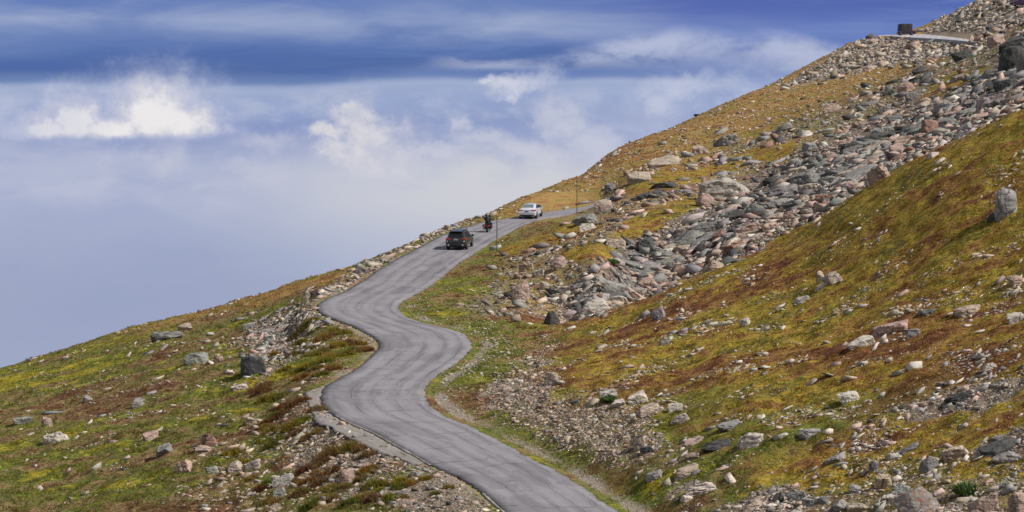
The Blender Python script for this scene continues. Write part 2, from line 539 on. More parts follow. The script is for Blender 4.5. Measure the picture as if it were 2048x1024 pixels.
# ------------------------------------------------------------------ materials
def mat_ground():
    m, n, b = new_mat('alpine_turf_ground')
    p, k, c = tundra(n)
    g = n.node('ShaderNodeSeparateColor'); n.lk(n.attr('ground').outputs['Color'], g.inputs[0])
    rk, gv, core = [n.x(o) for o in g.outputs[:3]]
    n1 = n.noise(p, 3.5, 5, .75)
    n2 = n.noise(p, 9.0, 3, .6)
    v = n.voro(p, 7.0, 'F1', 1)
    vs = n.node('ShaderNodeSeparateColor'); n.lk(v, vs.inputs[0])
    vr = n.x(vs.outputs[0])
    stone = n.ramp(vr, [(.0, (.16, .13, .11)), (.35, (.30, .235, .19)), (.6, (.22, .21, .20)), (.85, (.42, .35, .29)), (1, (.12, .11, .10))])
    soil = n.ramp(n1, [(.3, (.075, .052, .034)), (.5, (.16, .115, .078)), (.7, (.25, .19, .135))])
    dirt = n.mix(n2.sm(.42, .58) * .75, soil, stone)
    dirt = n.mix(core * .65, dirt, (.055, .052, .048))  # scree core darkened: shade in the gaps between rocks put into the ground colour
    grav = n.ramp(n2, [(.3, (.15, .12, .095)), (.5, (.26, .215, .175)), (.7, (.36, .31, .26))])
    mk = ((rk * 1.25 - .15) + (n1 - .5) * .9).sm(.30, .52)
    cc = n.mix(mk, k, dirt)
    cc = n.mix((gv + (n1 - .5) * 1.1).sm(.30, .75) * .9, cc, grav)
    n.lk(cc, b.inputs['Base Color'])
    b.inputs['Roughness'].default_value = .95
    b.inputs['Specular IOR Level'].default_value = .15
    bump(n, n1 * .6 + n2 * .4 + c * .5, 1.0, .16, b)
    return m


def mat_grass():
    m, n, b = new_mat('alpine_grass_blades')
    p, k, c = tundra(n)
    r = n.x(n.attr('rnd').outputs['Fac'])
    k2 = n.mix(1.0, k, n.ramp(r, [(0, (.62, .58, .55)), (.5, (1.0, 1.0, 1.0)), (.85, (1.32, 1.25, 1.05)), (1, (1.9, 1.75, 1.5))]), 'MULTIPLY')
    n.lk(k2, b.inputs['Base Color'])
    b.inputs['Roughness'].default_value = .8
    b.inputs['Specular IOR Level'].default_value = .1
    tr = n.node('ShaderNodeBsdfTranslucent'); n.lk(k2, tr.inputs[0])
    mx = n.node('ShaderNodeMixShader'); mx.inputs[0].default_value = .35
    n.lk(b.outputs[0], mx.inputs[1]); n.lk(tr.outputs[0], mx.inputs[2])
    n.lk(mx.outputs[0], n.nt.nodes['Material Output'].inputs[0])
    return m


def mat_rock(name='granite_and_gneiss_rock', bs=.8):
    m, n, b = new_mat(name)
    t = n.x(n.attr('tint').outputs['Color'])
    p = n.pos()
    x, y, z = n.sep(p)
    n1 = n.noise(p, 1.6, 5, .65)
    n2 = n.noise(p, 14.0, 3, .7)
    band = n.noise(n.xyz(x * .6 + z * .9, y * .6, z * 5.0), 1.7, 4, .6, .4)
    v = n.ramp(n1, [(.30, (.66, .65, .65)), (.5, (1, 1, 1)), (.7, (1.22, 1.18, 1.14))])
    k = n.mix(1.0, t, v, 'MULTIPLY')
    k = n.mix(1.0, k, n.ramp(n2, [(.32, (.66, .66, .68)), (.5, (1, 1, 1)), (.7, (1.25, 1.22, 1.2))]), 'MULTIPLY')
    k = n.mix(.6, k, n.mix(1.0, k, n.ramp(band, [(.35, (.70, .70, .72)), (.55, (1.05, 1.05, 1.05))]), 'MULTIPLY'))
    if bs > .5:
        wq = n.noise(p, 1.3, 4, .6)
        ce = n.voro(n.xyz(x + wq * 1.2, y + wq, z * 1.5 + wq * 1.4), .75, 'DISTANCE_TO_EDGE')
        k = n.mix((1.0 - ce.sm(.005, .035)) * .75, k, (.03, .028, .026))
    li = n.noise(p, 5.0, 4, .8)
    k = n.mix(li.sm(.62, .70) * .6, k, (.055, .055, .045))
    k = n.mix(n.noise(p, 3.1, 3, .7).sm(.66, .72) * .45, k, (.36, .37, .30))
    lich = n.x(n.attr('lichen').outputs['Fac'])
    k = n.mix((n.noise(p, 5.5, 4, .75) + lich * .10).sm(.60, .68) * lich * .7, k, (.30, .13, .07))
    n.lk(k, b.inputs['Base Color'])
    b.inputs['Roughness'].default_value = .85
    b.inputs['Specular IOR Level'].default_value = .3
    bump(n, n1 * .6 + n2 * .25 + band * .5, bs, .13, b)
    return m


def mat_asphalt(name, base, old=False):
    m, n, b = new_mat(name)
    p = n.pos()
    s = n.x(n.attr('s').outputs['Fac']); t = n.x(n.attr('t').outputs['Fac'])
    q = n.xyz(s * .09, t * 3.2, 0)
    streak = n.noise(q, 1.6, 6, .68, .3)
    blot = n.noise(p, .35, 4, .6)
    fine = n.noise(p, 7.0, 5, .8)
    edge = t.abs()
    k = n.ramp(streak, [(.30, tuple(c * .66 for c in base)), (.5, base), (.70, tuple(c * 1.28 for c in base))])
    k = n.mix(1.0, k, n.ramp(blot, [(.3, (.80, .80, .82)), (.5, (1, 1, 1)), (.7, (1.16, 1.15, 1.13))]), 'MULTIPLY')
    k = n.mix(1.0, k, n.ramp(fine, [(.3, (.72, .72, .72)), (.7, (1.22, 1.22, 1.22))]), 'MULTIPLY')
    # worn wheel tracks: paler, polished
    tr = None
    for c0 in (-.62, -.18, .2, .62):
        w = 1.0 - ((t - c0) + (blot - .5) * .25).abs().sm(.02, .15)
        tr = w if tr is None else tr.max(w)
    k = n.mix(tr * .5, k, tuple(c * 1.33 for c in base))
    # darker oil line between and tar-dark seam at the centre
    seam = 1.0 - ((t + .02) + (n.noise(n.xyz(s * .2, 0, 3), 1.0, 3) - .5) * .12).abs().sm(.004, .03)
    k = n.mix(seam * (n.noise(n.xyz(s * .25, 1, 0), 1.0, 3) - .0).sm(.42, .56) * .5, k, tuple(c * .45 for c in base))
    # cold-patch repairs and stains
    pt = n.noise(n.xyz(s * .10, t * .75, 17), 1.3, 3, .5, .2)
    k = n.mix(pt.sm(.575, .582) * .36, k, tuple(c * .60 for c in base))
    pt2 = n.noise(n.xyz(s * .16, t * 1.1, 37), 1.1, 4, .6, .2)
    k = n.mix(pt2.sm(.60, .61) * .25, k, tuple(c * 1.30 for c in base))
    spot = n.noise(p, 2.2, 3, .6)
    k = n.mix(spot.sm(.66, .72) * .5, k, tuple(c * .5 for c in base))
    # transverse cracks
    w = n.noise(n.xyz(s * .3, t * 1.2, 7), 1.0, 5, .65)
    cell = (s * .26 + (w - .5) * .30 + t * .05)
    fr = cell._m('FRACT')
    cid = cell._m('FLOOR')
    wn = n.node('ShaderNodeTexWhiteNoise', noise_dimensions='2D'); n.lk(n.xyz(cid, (t * 1.5)._m('FLOOR'), 0), wn.inputs['Vector'])
    crack = (1.0 - (fr - .5).abs().sm(.005, .018)) * n.x(wn.outputs[0]).sm(.45, .6)
    w2 = n.noise(n.xyz(s * .5, t * 2.0, 2), 1.0, 6, .75)
    cell2 = (s * .5 + (w2 - .5) * 1.5 - t * .15)
    wn2 = n.node('ShaderNodeTexWhiteNoise', noise_dimensions='2D'); n.lk(n.xyz(cell2._m('FLOOR'), (t * 2.3 + 1.1)._m('FLOOR'), 0), wn2.inputs['Vector'])
    crack2 = (1.0 - (cell2._m('FRACT') - .5).abs().sm(.02, .07)) * n.x(wn2.outputs[0]).sm(.76, .80) * .45
    # ragged longitudinal joint cracks
    lw = n.noise(n.xyz(s * .35, 4, 0), 1.0, 6, .7)
    lc = None
    for c0, th in ((-.42, .46), (.40, .50), (.80, .44)):
        e1 = (1.0 - (t - c0 + (lw - .5) * .22).abs().sm(.004, .016)) * n.noise(n.xyz(s * .12, c0 * 9, 1), 1.0, 2).sm(th, th + .05)
        lc = e1 if lc is None else lc.max(e1)
    k = n.mix(crack.max(crack2).max(lc * .8).min(1.0) * .8, k, (.035, .034, .035))
    # dirty crumbling margins
    dirt = (edge + (n.noise(p, .8, 5, .75) - .5) * .55).sm(.90, 1.08)
    k = n.mix(dirt * .5, k, (.095, .088, .082))
    if old:
        k = n.mix(n.noise(p, 1.8, 5, .7).sm(.46, .54) * .8, k, (.21, .18, .15))
    n.lk(k, b.inputs['Base Color'])
    b.inputs['Roughness'].default_value = .78
    b.inputs['Specular IOR Level'].default_value = .35
    bump(n, fine * .5 + streak * .4 - crack * 1.0, .5, .03, b)
    return m


def plain(name, rgb, rough=.5, metal=0.0, coat=0.0, var=.12, scale=6.0, emit=None, spec=.5):
    m, n, b = new_mat(name)
    p = n.x(n.node('ShaderNodeTexCoord').outputs['Object'])
    k = n.ramp(n.noise(p, scale, 3, .6), [(.3, tuple(c * (1 - var) for c in rgb)), (.7, tuple(c * (1 + var) for c in rgb))])
    n.lk(k, b.inputs['Base Color'])
    b.inputs['Roughness'].default_value = rough
    b.inputs['Metallic'].default_value = metal
    b.inputs['Coat Weight'].default_value = coat
    b.inputs['Specular IOR Level'].default_value = spec
    if emit:
        b.inputs['Emission Color'].default_value = (*emit[0], 1); b.inputs['Emission Strength'].default_value = emit[1]
    return m


M_ground = mat_ground()
M_grass = mat_grass()
M_rock = mat_rock()
M_scree = mat_rock('small_scree_rock', .22)
M_road = mat_asphalt('weathered_asphalt', (.178, .170, .184))
M_oldroad = mat_asphalt('broken_old_asphalt', (.20, .185, .185), True)
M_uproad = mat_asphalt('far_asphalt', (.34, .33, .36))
M_glass = plain('dark_glass', (.012, .014, .017), .35, 0, 0, .1, spec=.2)
M_glass_l = plain('sky_reflecting_glass', (.10, .14, .15), .04, 0, .6, .05)
M_black = plain('black_plastic', (.012, .012, .014), .55)
M_rubber = plain('tyre_rubber', (.014, .014, .014), .85)
M_rim = plain('alloy_rim', (.35, .35, .37), .3, .9)
M_red = plain('red_lamp_lens', (.42, .012, .012), .15, 0, .5, .1)
M_redlit = plain('red_lit_lamp', (.55, .02, .02), .2, 0, .3, .1, 6, ((1, .06, .04), .3))
M_plate = plain('number_plate', (.42, .47, .48), .5)
M_plate_b = plain('blue_green_plate', (.12, .16, .26), .5)
M_suv = plain('dark_graphite_paint', (.026, .026, .028), .3, .2, .45, .05)
M_silver = plain('silver_white_paint', (.66, .66, .69), .25, .25, .8, .04)
M_plum = plain('dark_plum_paint', (.030, .014, .040), .4, .2, .5, .08)
M_purple = plain('purple_paint', (.10, .035, .12), .35, .2, .5, .08)
M_box = plain('dark_brown_box_panel', (.022, .016, .020), .7, 0, 0, .12, 1.5)
M_chrome = plain('chrome', (.7, .7, .72), .12, 1.0)
M_white = plain('white_panel', (.75, .75, .76), .4)
M_pole = plain('galvanised_pole', (.12, .12, .118), .55, .3)
M_orange = plain('orange_reflector', (.62, .24, .03), .4)
M_cloth = plain('black_leather_jacket', (.011, .011, .014), .6, 0, 0, .25, 9)
M_helmet = plain('black_helmet', (.009, .009, .010), .25, 0, .5)
M_skin = plain('skin', (.45, .25, .18), .6)

terrain = link('mountain_terrain', tme, M_ground)
tag(terrain, 'alpine mountainside of turf, gravel and stony ground around the road', 'terrain', kind='structure')

# ------------------------------------------------------------------ roads
def road_mesh(name, L, Rr, zf, mat, across=13, thick=.10, rag=.17, seed=1):
    L = np.asarray(L); Rr = np.asarray(Rr)
    # resample densely
    def dens(P):
        seg = np.r_[0, np.cumsum(np.hypot(*(np.diff(P[:, :2], axis=0).T)))]
        return seg
    n = int(dens((L + Rr) / 2)[-1] / .22) + 2
    u = np.linspace(0, 1, n)
    base = dens((L + Rr) / 2); base /= base[-1]
    Ls = np.stack([np.interp(u, base, L[:, k]) for k in range(L.shape[1])], 1)
    Rs = np.stack([np.interp(u, base, Rr[:, k]) for k in range(L.shape[1])], 1)
    sarc = np.r_[0, np.cumsum(np.hypot(*(np.diff(((Ls + Rs) / 2)[:, :2], axis=0).T)))]
    tt = np.linspace(-1, 1, across)
    rows = []
    for j, t in enumerate(tt):
        P = Ls * (1 - t) / 2 + Rs * (1 + t) / 2
        if j in (0, across - 1):
            dirv = (Ls - Rs)[:, :2]; dirv = dirv / np.linalg.norm(dirv, axis=1, keepdims=True)
            off = (fbm(sarc / 1.1, np.full(n, 3.3 + j), seed, 4, .8) * .55 + .5 * fbm(sarc / 9.0, np.full(n, 7.3 + j), seed + 3, 2)) * rag
            P = P.copy(); P[:, :2] += dirv * off[:, None] * (1 if j == 0 else -1)
        z = zf(P)
        rows.append(np.stack([P[:, 0], P[:, 1], z - (0.03 if j in (0, across - 1) else 0)], 1))
    # skirts
    lo0 = rows[0].copy(); lo0[:, 2] -= thick
    lo1 = rows[-1].copy(); lo1[:, 2] -= thick
    rows = [lo0] + rows + [lo1]
    tv = np.r_[-1.02, tt, 1.02]
    V = np.concatenate(rows)
    S = np.tile(sarc, len(rows)); T = np.repeat(tv, n)
    k = (np.arange(len(rows) - 1)[:, None] * n + np.arange(n - 1)[None]).ravel()
    Fc = np.stack([k, k + n, k + n + 1, k + 1], 1)[:, ::-1]
    me = np_mesh(name, V, Fc, smooth=True)
    set_attr(me, 's', S); set_attr(me, 't', T)
    return link(name, me, mat)


road = road_mesh('road', EL, ER, lambda P: plane_z(P[:, 1]), M_road)
tag(road, 'winding grey asphalt mountain road with cracks and no markings', 'road', kind='structure')

ol_in = road_xy([(700, 747), (662, 766), (641, 786), (643, 806), (658, 826), (690, 843), (745, 865), (800, 896), (850, 923)])
ol_out = road_xy([(690, 755), (640, 772), (611, 786), (622, 812), (634, 835), (668, 856), (722, 884), (778, 908), (836, 928)])
sh = road_mesh('road_shoulder', catmull(ol_out, 6), catmull(ol_in, 6), lambda P: plane_z(P[:, 1]) - .05, M_oldroad, 9, .05, .5, 4)
tag(sh, 'crumbling old asphalt shoulder outside the lower bend', 'road shoulder', kind='structure')
# pale crumbling concrete edge strips
M_edge = plain('pale_crumbled_edge', (.27, .245, .215), .9, 0, 0, .5, 4.0)
for pts in ([(672, 830), (700, 845), (745, 864), (790, 889), (830, 911), (862, 930)], [(966, 986), (985, 1003), (1012, 1027), (1050, 1062)]):
    c = catmull(road_xy(pts), 8)
    dv = np.gradient(c, axis=0); dv /= np.linalg.norm(dv, axis=1, keepdims=True)
    nn = np.stack([-dv[:, 1], dv[:, 0]], 1)
    wv = (.05 + .07 * fbm(np.arange(len(c)) / 3.0, np.zeros(len(c)), 8, 2))[:, None]
    st = road_mesh('road_edge_strip', c + nn * wv, c - nn * wv, lambda P: plane_z(P[:, 1]) + .012, M_edge, 3, .1, .02, 6)
    tag(st, 'pale crumbled strip along the asphalt edge ' + ('beside the old shoulder' if pts[0][1] < 900 else 'at the bottom of the road'), 'road edge', kind='structure')

UN = [(1755, 73.5, 620), (1800, 76.2, 600), (1840, 78.8, 575), (1890, 81.8, 545), (1945, 86.8, 510), (1990, 91.8, 482)]
UF = [(1755, 72.8, 634), (1800, 70.6, 645), (1850, 70.8, 632), (1872, 72.6, 600), (1900, 76, 566), (1945, 82.6, 528), (1990, 87.6, 497)][0:2] + [(1845, 70.8, 634), (1890, 75, 575), (1945, 82.6, 528), (1990, 87.6, 497)]
UNw = catmull([W(*p) for p in UN], 6); UFw = catmull([W(*p) for p in UF], 6)
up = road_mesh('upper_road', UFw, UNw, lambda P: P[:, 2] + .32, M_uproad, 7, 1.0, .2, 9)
tag(up, 'pale upper road bend high on the mountainside', 'road', kind='structure')
# ------------------------------------------------------------------ rocks
TINT = {'P': (.37, .27, .22), 'T': (.35, .285, .225), 'W': (.41, .37, .325), 'G': (.235, .226, .216), 'D': (.070, .070, .070),
        'B': (.180, .174, .165), 'R': (.24, .145, .105), 'Y': (.37, .30, .20)}
CNAME = {'P': 'pink', 'T': 'tan', 'W': 'pale', 'G': 'grey', 'D': 'dark', 'B': 'blue-grey', 'R': 'red-brown', 'Y': 'yellowish'}


def ico(sub):
    bm = bmesh.new(); bmesh.ops.create_icosphere(bm, subdivisions=sub, radius=1.0)
    v = np.array([x.co[:] for x in bm.verts]); f = np.array([[q.index for q in x.verts] for x in bm.faces]); bm.free()
    return v, f


ICO = {k: ico(k) for k in (2, 3, 4)}


def cut_rock(seed, sub, blocky=.5):
    """angular boulder: a sphere cut by random planes, then roughened"""
    r = np.random.default_rng(seed)
    v, f = ICO[sub]
    npl = r.integers(4, 9)
    N = r.normal(size=(npl, 3)); N /= np.linalg.norm(N, axis=1, keepdims=True)
    ax = np.array([[1, 0, 0], [-1, 0, 0], [0, 1, 0], [0, -1, 0], [0, 0, 1], [0, 0, -1]], float) + r.normal(size=(6, 3)) * .27
    ax /= np.linalg.norm(ax, axis=1, keepdims=True)
    N = np.vstack([ax, N])
    D = np.r_[r.uniform(.60, .90, 6), r.uniform(.66, 1.10, npl)]
    dots = v @ N.T
    rad = np.where(dots > .05, D[None] / np.maximum(dots, .05), 9).min(1)
    rad = np.minimum(rad, 1.65)
    p = v * rad[:, None]
    o = seed % 97 * 3.1
    nz = fbm(p[:, 0] * 1.7 + o, p[:, 1] * 1.7 + p[:, 2] * 2.1, seed % 50, 3)
    n2 = fbm(p[:, 0] * 4.3 + o, p[:, 2] * 4.1 + p[:, 1] * 3.3, seed % 41, 3)
    lay = np.abs(((p[:, 2] * 2.3 + p[:, 0] * .7 + nz * .35) % 1.0) - .5) * 2          # bedding steps
    p = p * (1 + .085 * nz + .035 * n2 - .06 * sstep(lay, .75, 1.0))[:, None]
    m = np.abs(p).max(0)
    return p / m, f


def hull_rock(seed):
    r = np.random.default_rng(seed)
    pts = np.array([[i, j, k] for i in (-1, 1) for j in (-1, 1) for k in (-1, 1)], float) * r.uniform(.62, 1.0, (8, 3)) + r.normal(size=(8, 3)) * .14
    pts[:, 0] += pts[:, 2] * r.normal() * .35; pts[:, 1] += pts[:, 0] * r.normal() * .3
    ex = r.normal(size=(2, 3)); ex /= np.linalg.norm(ex, axis=1, keepdims=True)
    pts = np.vstack([pts, ex * r.uniform(.8, 1.1, (2, 1))])
    bm = bmesh.new()
    for q in pts: bm.verts.new(q)
    res = bmesh.ops.convex_hull(bm, input=bm.verts[:])
    bmesh.ops.delete(bm, geom=[g for g in res['geom_interior'] if isinstance(g, bmesh.types.BMVert)], context='VERTS')
    bmesh.ops.triangulate(bm, faces=bm.faces[:])
    bm.verts.index_update()
    v = np.array([x.co[:] for x in bm.verts]); f = np.array([[q.index for q in x.verts] for x in bm.faces]); bm.free()
    return v / np.abs(v).max(0), f


HULLS = [hull_rock(900 + i) for i in range(40)]
DPX = PXS[1] - PXS[0]


def slope_at(px, d):
    """terrain gradient (dz/dx, dz/dy) in world"""
    ld = math.log(d)
    e = .8
    x = (px - CX) / F * d
    def zz(xx, yy): return float(samp(GZ, CX + xx / yy * F, math.log(yy)))
    return ((zz(x + e, d) - zz(x - e, d)) / (2 * e), (zz(x, d + e) - zz(x, d - e)) / (2 * e))


# landmark boulders: key -> short phrase other labels lean on
LM = {}
# (px, base row, width, height, tint, landmark key, label)
TR = [
 (505, 749, 58, 42, 'D', 'the split dark-faced boulder', 'big split boulder, dark grey front and pink flank, above the grass'),
 (332, 679, 76, 17, 'G', 'the long low slab', 'long low grey slab lying in the grass near the skyline'),
 (94, 853, 23, 21, 'P', 'the upright pink block', 'upright pink block standing alone in green grass like a gravestone'),
 (416, 893, 37, 27, 'R', 'the dark-hollowed red boulder', 'red-brown boulder with a dark hollow face in brown grass'),
 (692, 968, 32, 33, 'P', 'the pink slab below the old shoulder', 'upright pink slab just below the broken old asphalt shoulder'),
 (369, 945, 42, 27, 'P', 'the wedge-shaped pink boulder', 'wedge-shaped pink boulder sunk in the lower grass'),
 (394, 728, 54, 28, 'G', 'the cracked grey boulder', 'cracked grey boulder cluster on the grass beside two pink blocks'),
 (613, 604, 24, 31, 'T', 'the leaning slab at the hairpin', 'upright tan slab leaning outside the upper hairpin'),
 (1449, 398, 104, 46, 'W', 'the great pale boulder', 'greatest pale pinkish boulder, flat topped, amid grey scree'),
 (1120, 537, 36, 31, 'P', 'the pyramid boulder', 'pink pyramid-shaped boulder on the scree'),
 (1041, 601, 37, 43, 'P', 'the tall pink slab', 'tall leaning pink slab above the gravel ditch'),
 (1103, 651, 33, 31, 'D', 'the black block', 'black blocky boulder where the scree meets the mossy knoll'),
 (2011, 433, 46, 66, 'G', 'the standing boulder', 'tall rounded grey boulder standing upright on the mossy knoll'),
 (1786, 664, 82, 22, 'P', 'the long pink ledge', 'long pink ledge with dark shade beneath it on the knoll'),
 (1499, 894, 62, 30, 'W', 'the whitish flat-faced boulder', 'whitish flat-faced boulder beside a dark tan slab'),
 (1836, 1034, 98, 52, 'G', 'the orange-lichened boulder', 'largest grey boulder spotted with orange lichen at the bottom edge'),
 (2023, 140, 56, 56, 'D', 'the great dark boulder', 'great dark grey boulder below the upper road'),
 (1861, 264, 36, 32, 'R', 'the pointed brown boulder', 'pointed brown boulder at the top rim of the mossy knoll'),
 (1221, 384, 25, 21, 'B', 'the round grey boulder', 'round blue-grey boulder perched beyond the snow pole'),
 (1501, 471, 56, 27, 'P', 'the pink table slab', 'pink table-like slab lying on grey scree'),
 (1703, 802, 54, 21, 'W', 'the white humped rock', 'white humped rock alone on green turf'),
 (1973, 1032, 82, 46, 'P', 'the broad pink boulder', 'broad pinkish grey boulder in the lower corner'),
 (1374, 952, 62, 24, 'T', 'the pale tan mound', 'pale tan mound-shaped boulder over the roadside grass'),
 (1279, 809, 48, 34, 'W', 'the tilted pale slab', 'tilted pale slab sticking out of mustard grass'),
]
TR2 = """630 596 30 23 P|437 727 26 24 P|422 729 16 14 W|276 814 31 21 G|302 789 20 12 G|175 804 28 16 G|45 849 45 17 G|107 828 31 13 G|108 888 57 25 W|330 908 42 23 G|136 945 17 18 P|190 940 25 15 W
302 881 35 20 P|425 948 29 16 G|470 944 40 23 T|505 939 36 20 W|80 978 20 10 W|480 903 24 15 T|407 905 36 17 T|479 781 38 15 W|566 975 48 27 W|560 993 34 17 G|552 1024 28 20 P|500 905 22 12 T
505 850 26 20 T|490 838 22 15 P|512 870 26 16 T|436 852 16 13 G|222 886 30 7 P|164 868 22 14 W|150 880 18 8 W|500 660 34 16 G|530 672 28 16 G|478 640 24 14 G|498 676 20 12 P|420 672 26 16 W|370 660 34 14 T|415 685 22 10 W|367 688 20 9 T|348 706 20 8 T|325 701 22 12 G|297 708 28 9 G|255 716 30 9 W|540 690 26 24 W|560 668 30 16 T|575 655 24 12 G|530 718 22 14 P|590 640 26 12 W|526 700 18 14 G
1411 414 38 38 P|1206 426 36 30 T|1176 449 60 26 G|1174 462 36 18 W|1124 476 28 13 G|1231 461 26 18 T|1338 427 22 17 P|1230 497 54 24 T|1293 501 40 30 D|1320 492 34 16 P|1396 309 44 24 T|1451 292 52 24 G|1440 268 30 12 G|1331 333 72 21 T|1276 367 54 32 T|1254 351 21 17 R|1326 290 22 14 G|1349 471 26 19 G|1301 395 58 16 D|1331 377 62 15 D|1375 392 24 16 G|1365 362 24 14 T
1053 544 29 21 Y|1078 554 28 19 W|1043 557 34 15 P|1031 644 22 19 T|1221 586 42 19 B|1260 596 38 21 P|1191 626 80 27 W|1294 533 56 15 B|1318 534 26 13 D|1429 541 52 23 T|1296 578 52 23 P|1224 543 34 12 B|1250 560 40 14 B|1195 562 32 12 D|1240 606 40 16 W|1090 580 22 20 T|1098 600 24 12 W|1140 590 24 12 W
1986 442 27 21 D|1912 352 31 14 P|2036 569 38 20 P|1726 693 72 22 W|1827 675 36 22 G|1936 632 70 27 T|1900 630 24 18 T|1857 629 46 13 B|2033 645 38 21 W|1641 566 23 29 T|1668 566 42 24 T|1650 573 60 9 W|1105 770 35 28 T|1283 638 30 14 G|1319 639 30 23 G|1206 636 20 12 T|1446 652 38 10 W|1491 653 24 19 W|1604 607 38 14 W|1562 614 40 10 W|1347 668 26 16 W|1331 690 26 18 W|1193 706 18 12 T|1820 626 30 12 T|1764 680 30 10 W|1748 700 28 12 W|1778 724 20 11 W|1671 731 24 12 P|1660 752 36 12 T|1700 762 36 11 T|1620 770 30 9 W|1830 736 36 10 W|1980 738 38 14 W|1890 733 18 13 G|1920 732 18 13 T|1800 748 26 12 T
1295 831 50 22 T|1350 823 32 19 W|1361 847 52 22 W|1310 854 19 17 T|1461 859 54 19 G|1434 897 66 17 D|1384 920 32 16 P|1399 988 80 20 W|1374 1004 32 19 W|1334 970 17 18 T|1295 907 32 16 D|1506 1022 52 25 T|1420 860 24 12 G|1280 900 26 34 T|1340 905 22 12 W|1390 890 40 12 P|1240 812 40 14 W|1215 796 40 18 W|1145 808 30 14 D|1180 812 30 12 T|1310 960 40 18 G|1345 925 24 14 G|1440 942 24 16 P|1460 962 30 14 W
1616 876 54 22 G|1672 925 46 17 G|1911 918 70 30 T|1863 941 50 32 B|1993 909 92 22 D|2021 926 70 22 G|2036 1028 40 46 P|2008 979 32 22 W|1768 977 36 29 Y|1708 988 30 22 G|1716 1026 44 24 T|1556 1006 25 26 B|1593 1002 42 25 B|1618 1012 30 20 G|1746 942 20 22 G|1780 890 24 16 T|1626 978 28 10 W|1560 876 28 9 W|1780 1010 40 24 W|1800 990 50 20 G|1680 1024 36 24 G|1650 1010 28 18 B|1760 1024 30 14 W|1945 985 26 16 T|1620 945 28 10 G|1655 868 18 18 W|1650 885 24 14 W|1768 850 22 18 P|1740 845 18 14 D|1800 818 24 16 D|1850 815 30 16 P|1920 800 60 14 D|1925 785 28 16 P|1840 786 22 12 W|1880 772 22 12 G|1960 905 24 12 T|1905 935 24 12 W|1790 920 40 16 W|1815 905 50 14 G
2028 96 60 26 D|1993 93 36 36 P|1926 120 44 22 D|1861 146 38 20 P|1813 185 42 24 P|1778 191 32 15 D|1828 202 34 25 G|1733 190 28 15 W|1668 224 46 23 P|1868 224 38 23 T|1986 214 82 30 W|2011 180 52 28 D|1896 240 36 17 P|1840 132 26 20 G|1840 148 30 16 D|1850 235 24 16 P|1700 230 26 16 T|1770 225 30 18 G|1880 182 18 16 P|1955 158 30 14 G|1750 205 24 14 P|1705 205 24 12 W|1960 245 44 20 P|1930 262 40 18 G|2030 200 40 22 T
1658 323 28 24 P|1691 293 34 17 P|1756 363 56 36 P|1648 405 36 21 R|1608 404 36 18 P|1611 372 70 34 B|1566 396 80 26 B|1556 416 46 22 G|1863 317 36 15 W|1511 428 52 24 B|1474 438 42 18 D|1494 404 46 17 D|1374 494 82 30 B|1411 462 60 20 B|1720 345 24 16 R|1735 325 36 12 G|1785 318 38 20 P|1640 340 50 22 B|1700 380 30 20 P|1680 400 34 16 P|1580 440 34 20 P|1600 420 30 16 T|1540 460 30 16 P|1550 440 40 18 T|1700 300 40 18 D|1810 290 50 22 P|1840 280 36 18 P|1770 270 40 20 G|1620 300 36 18 G|1590 330 30 16 G|1460 350 30 12 G|1500 380 40 14 T|1440 480 40 22 R|1460 510 36 24 R|1410 500 44 18 B|1340 520 50 18 B|1390 540 44 18 W|1480 495 40 18 P|1520 485 34 16 T|1350 545 30 14 P|1650 265 30 14 G|1720 255 36 16 P|1790 245 36 18 B|1550 330 36 12 G|1500 330 30 12 G
1397 233 14 8 D|1227 312 16 9 G|1080 416 9 14 D|1165 409 24 11 G|1132 419 18 9 G|970 437 16 9 G|985 432 22 10 T|775 518 34 12 P|720 548 30 16 G|748 532 26 12 W|690 574 22 12 T|660 583 24 12 W|800 506 20 8 T|990 500 24 14 W|1010 512 20 12 G|985 540 26 14 G"""
rocks_ind = []          # (px, base, w, h, tint, seed, key, label, px-centre distance)
seed = 300
for (px, by, w, h, t, key, lab) in TR:
    rocks_ind.append([px, by, w, h, t, seed, key, lab]); seed += 1
for line in TR2.split('\n'):
    for e in line.split('|'):
        a = e.split()
        rocks_ind.append([float(a[0]), float(a[1]), float(a[2]), float(a[3]), a[4], seed, None, None]); seed += 1


def jit(c, r, s=.14):
    c = np.array(c) * (1 + r.normal() * s)
    return np.clip(c * (1 + r.normal(size=3) * s * .25), .02, .7)


REG = []                # things the labels have to tell apart: (object, px, py, noun phrase)


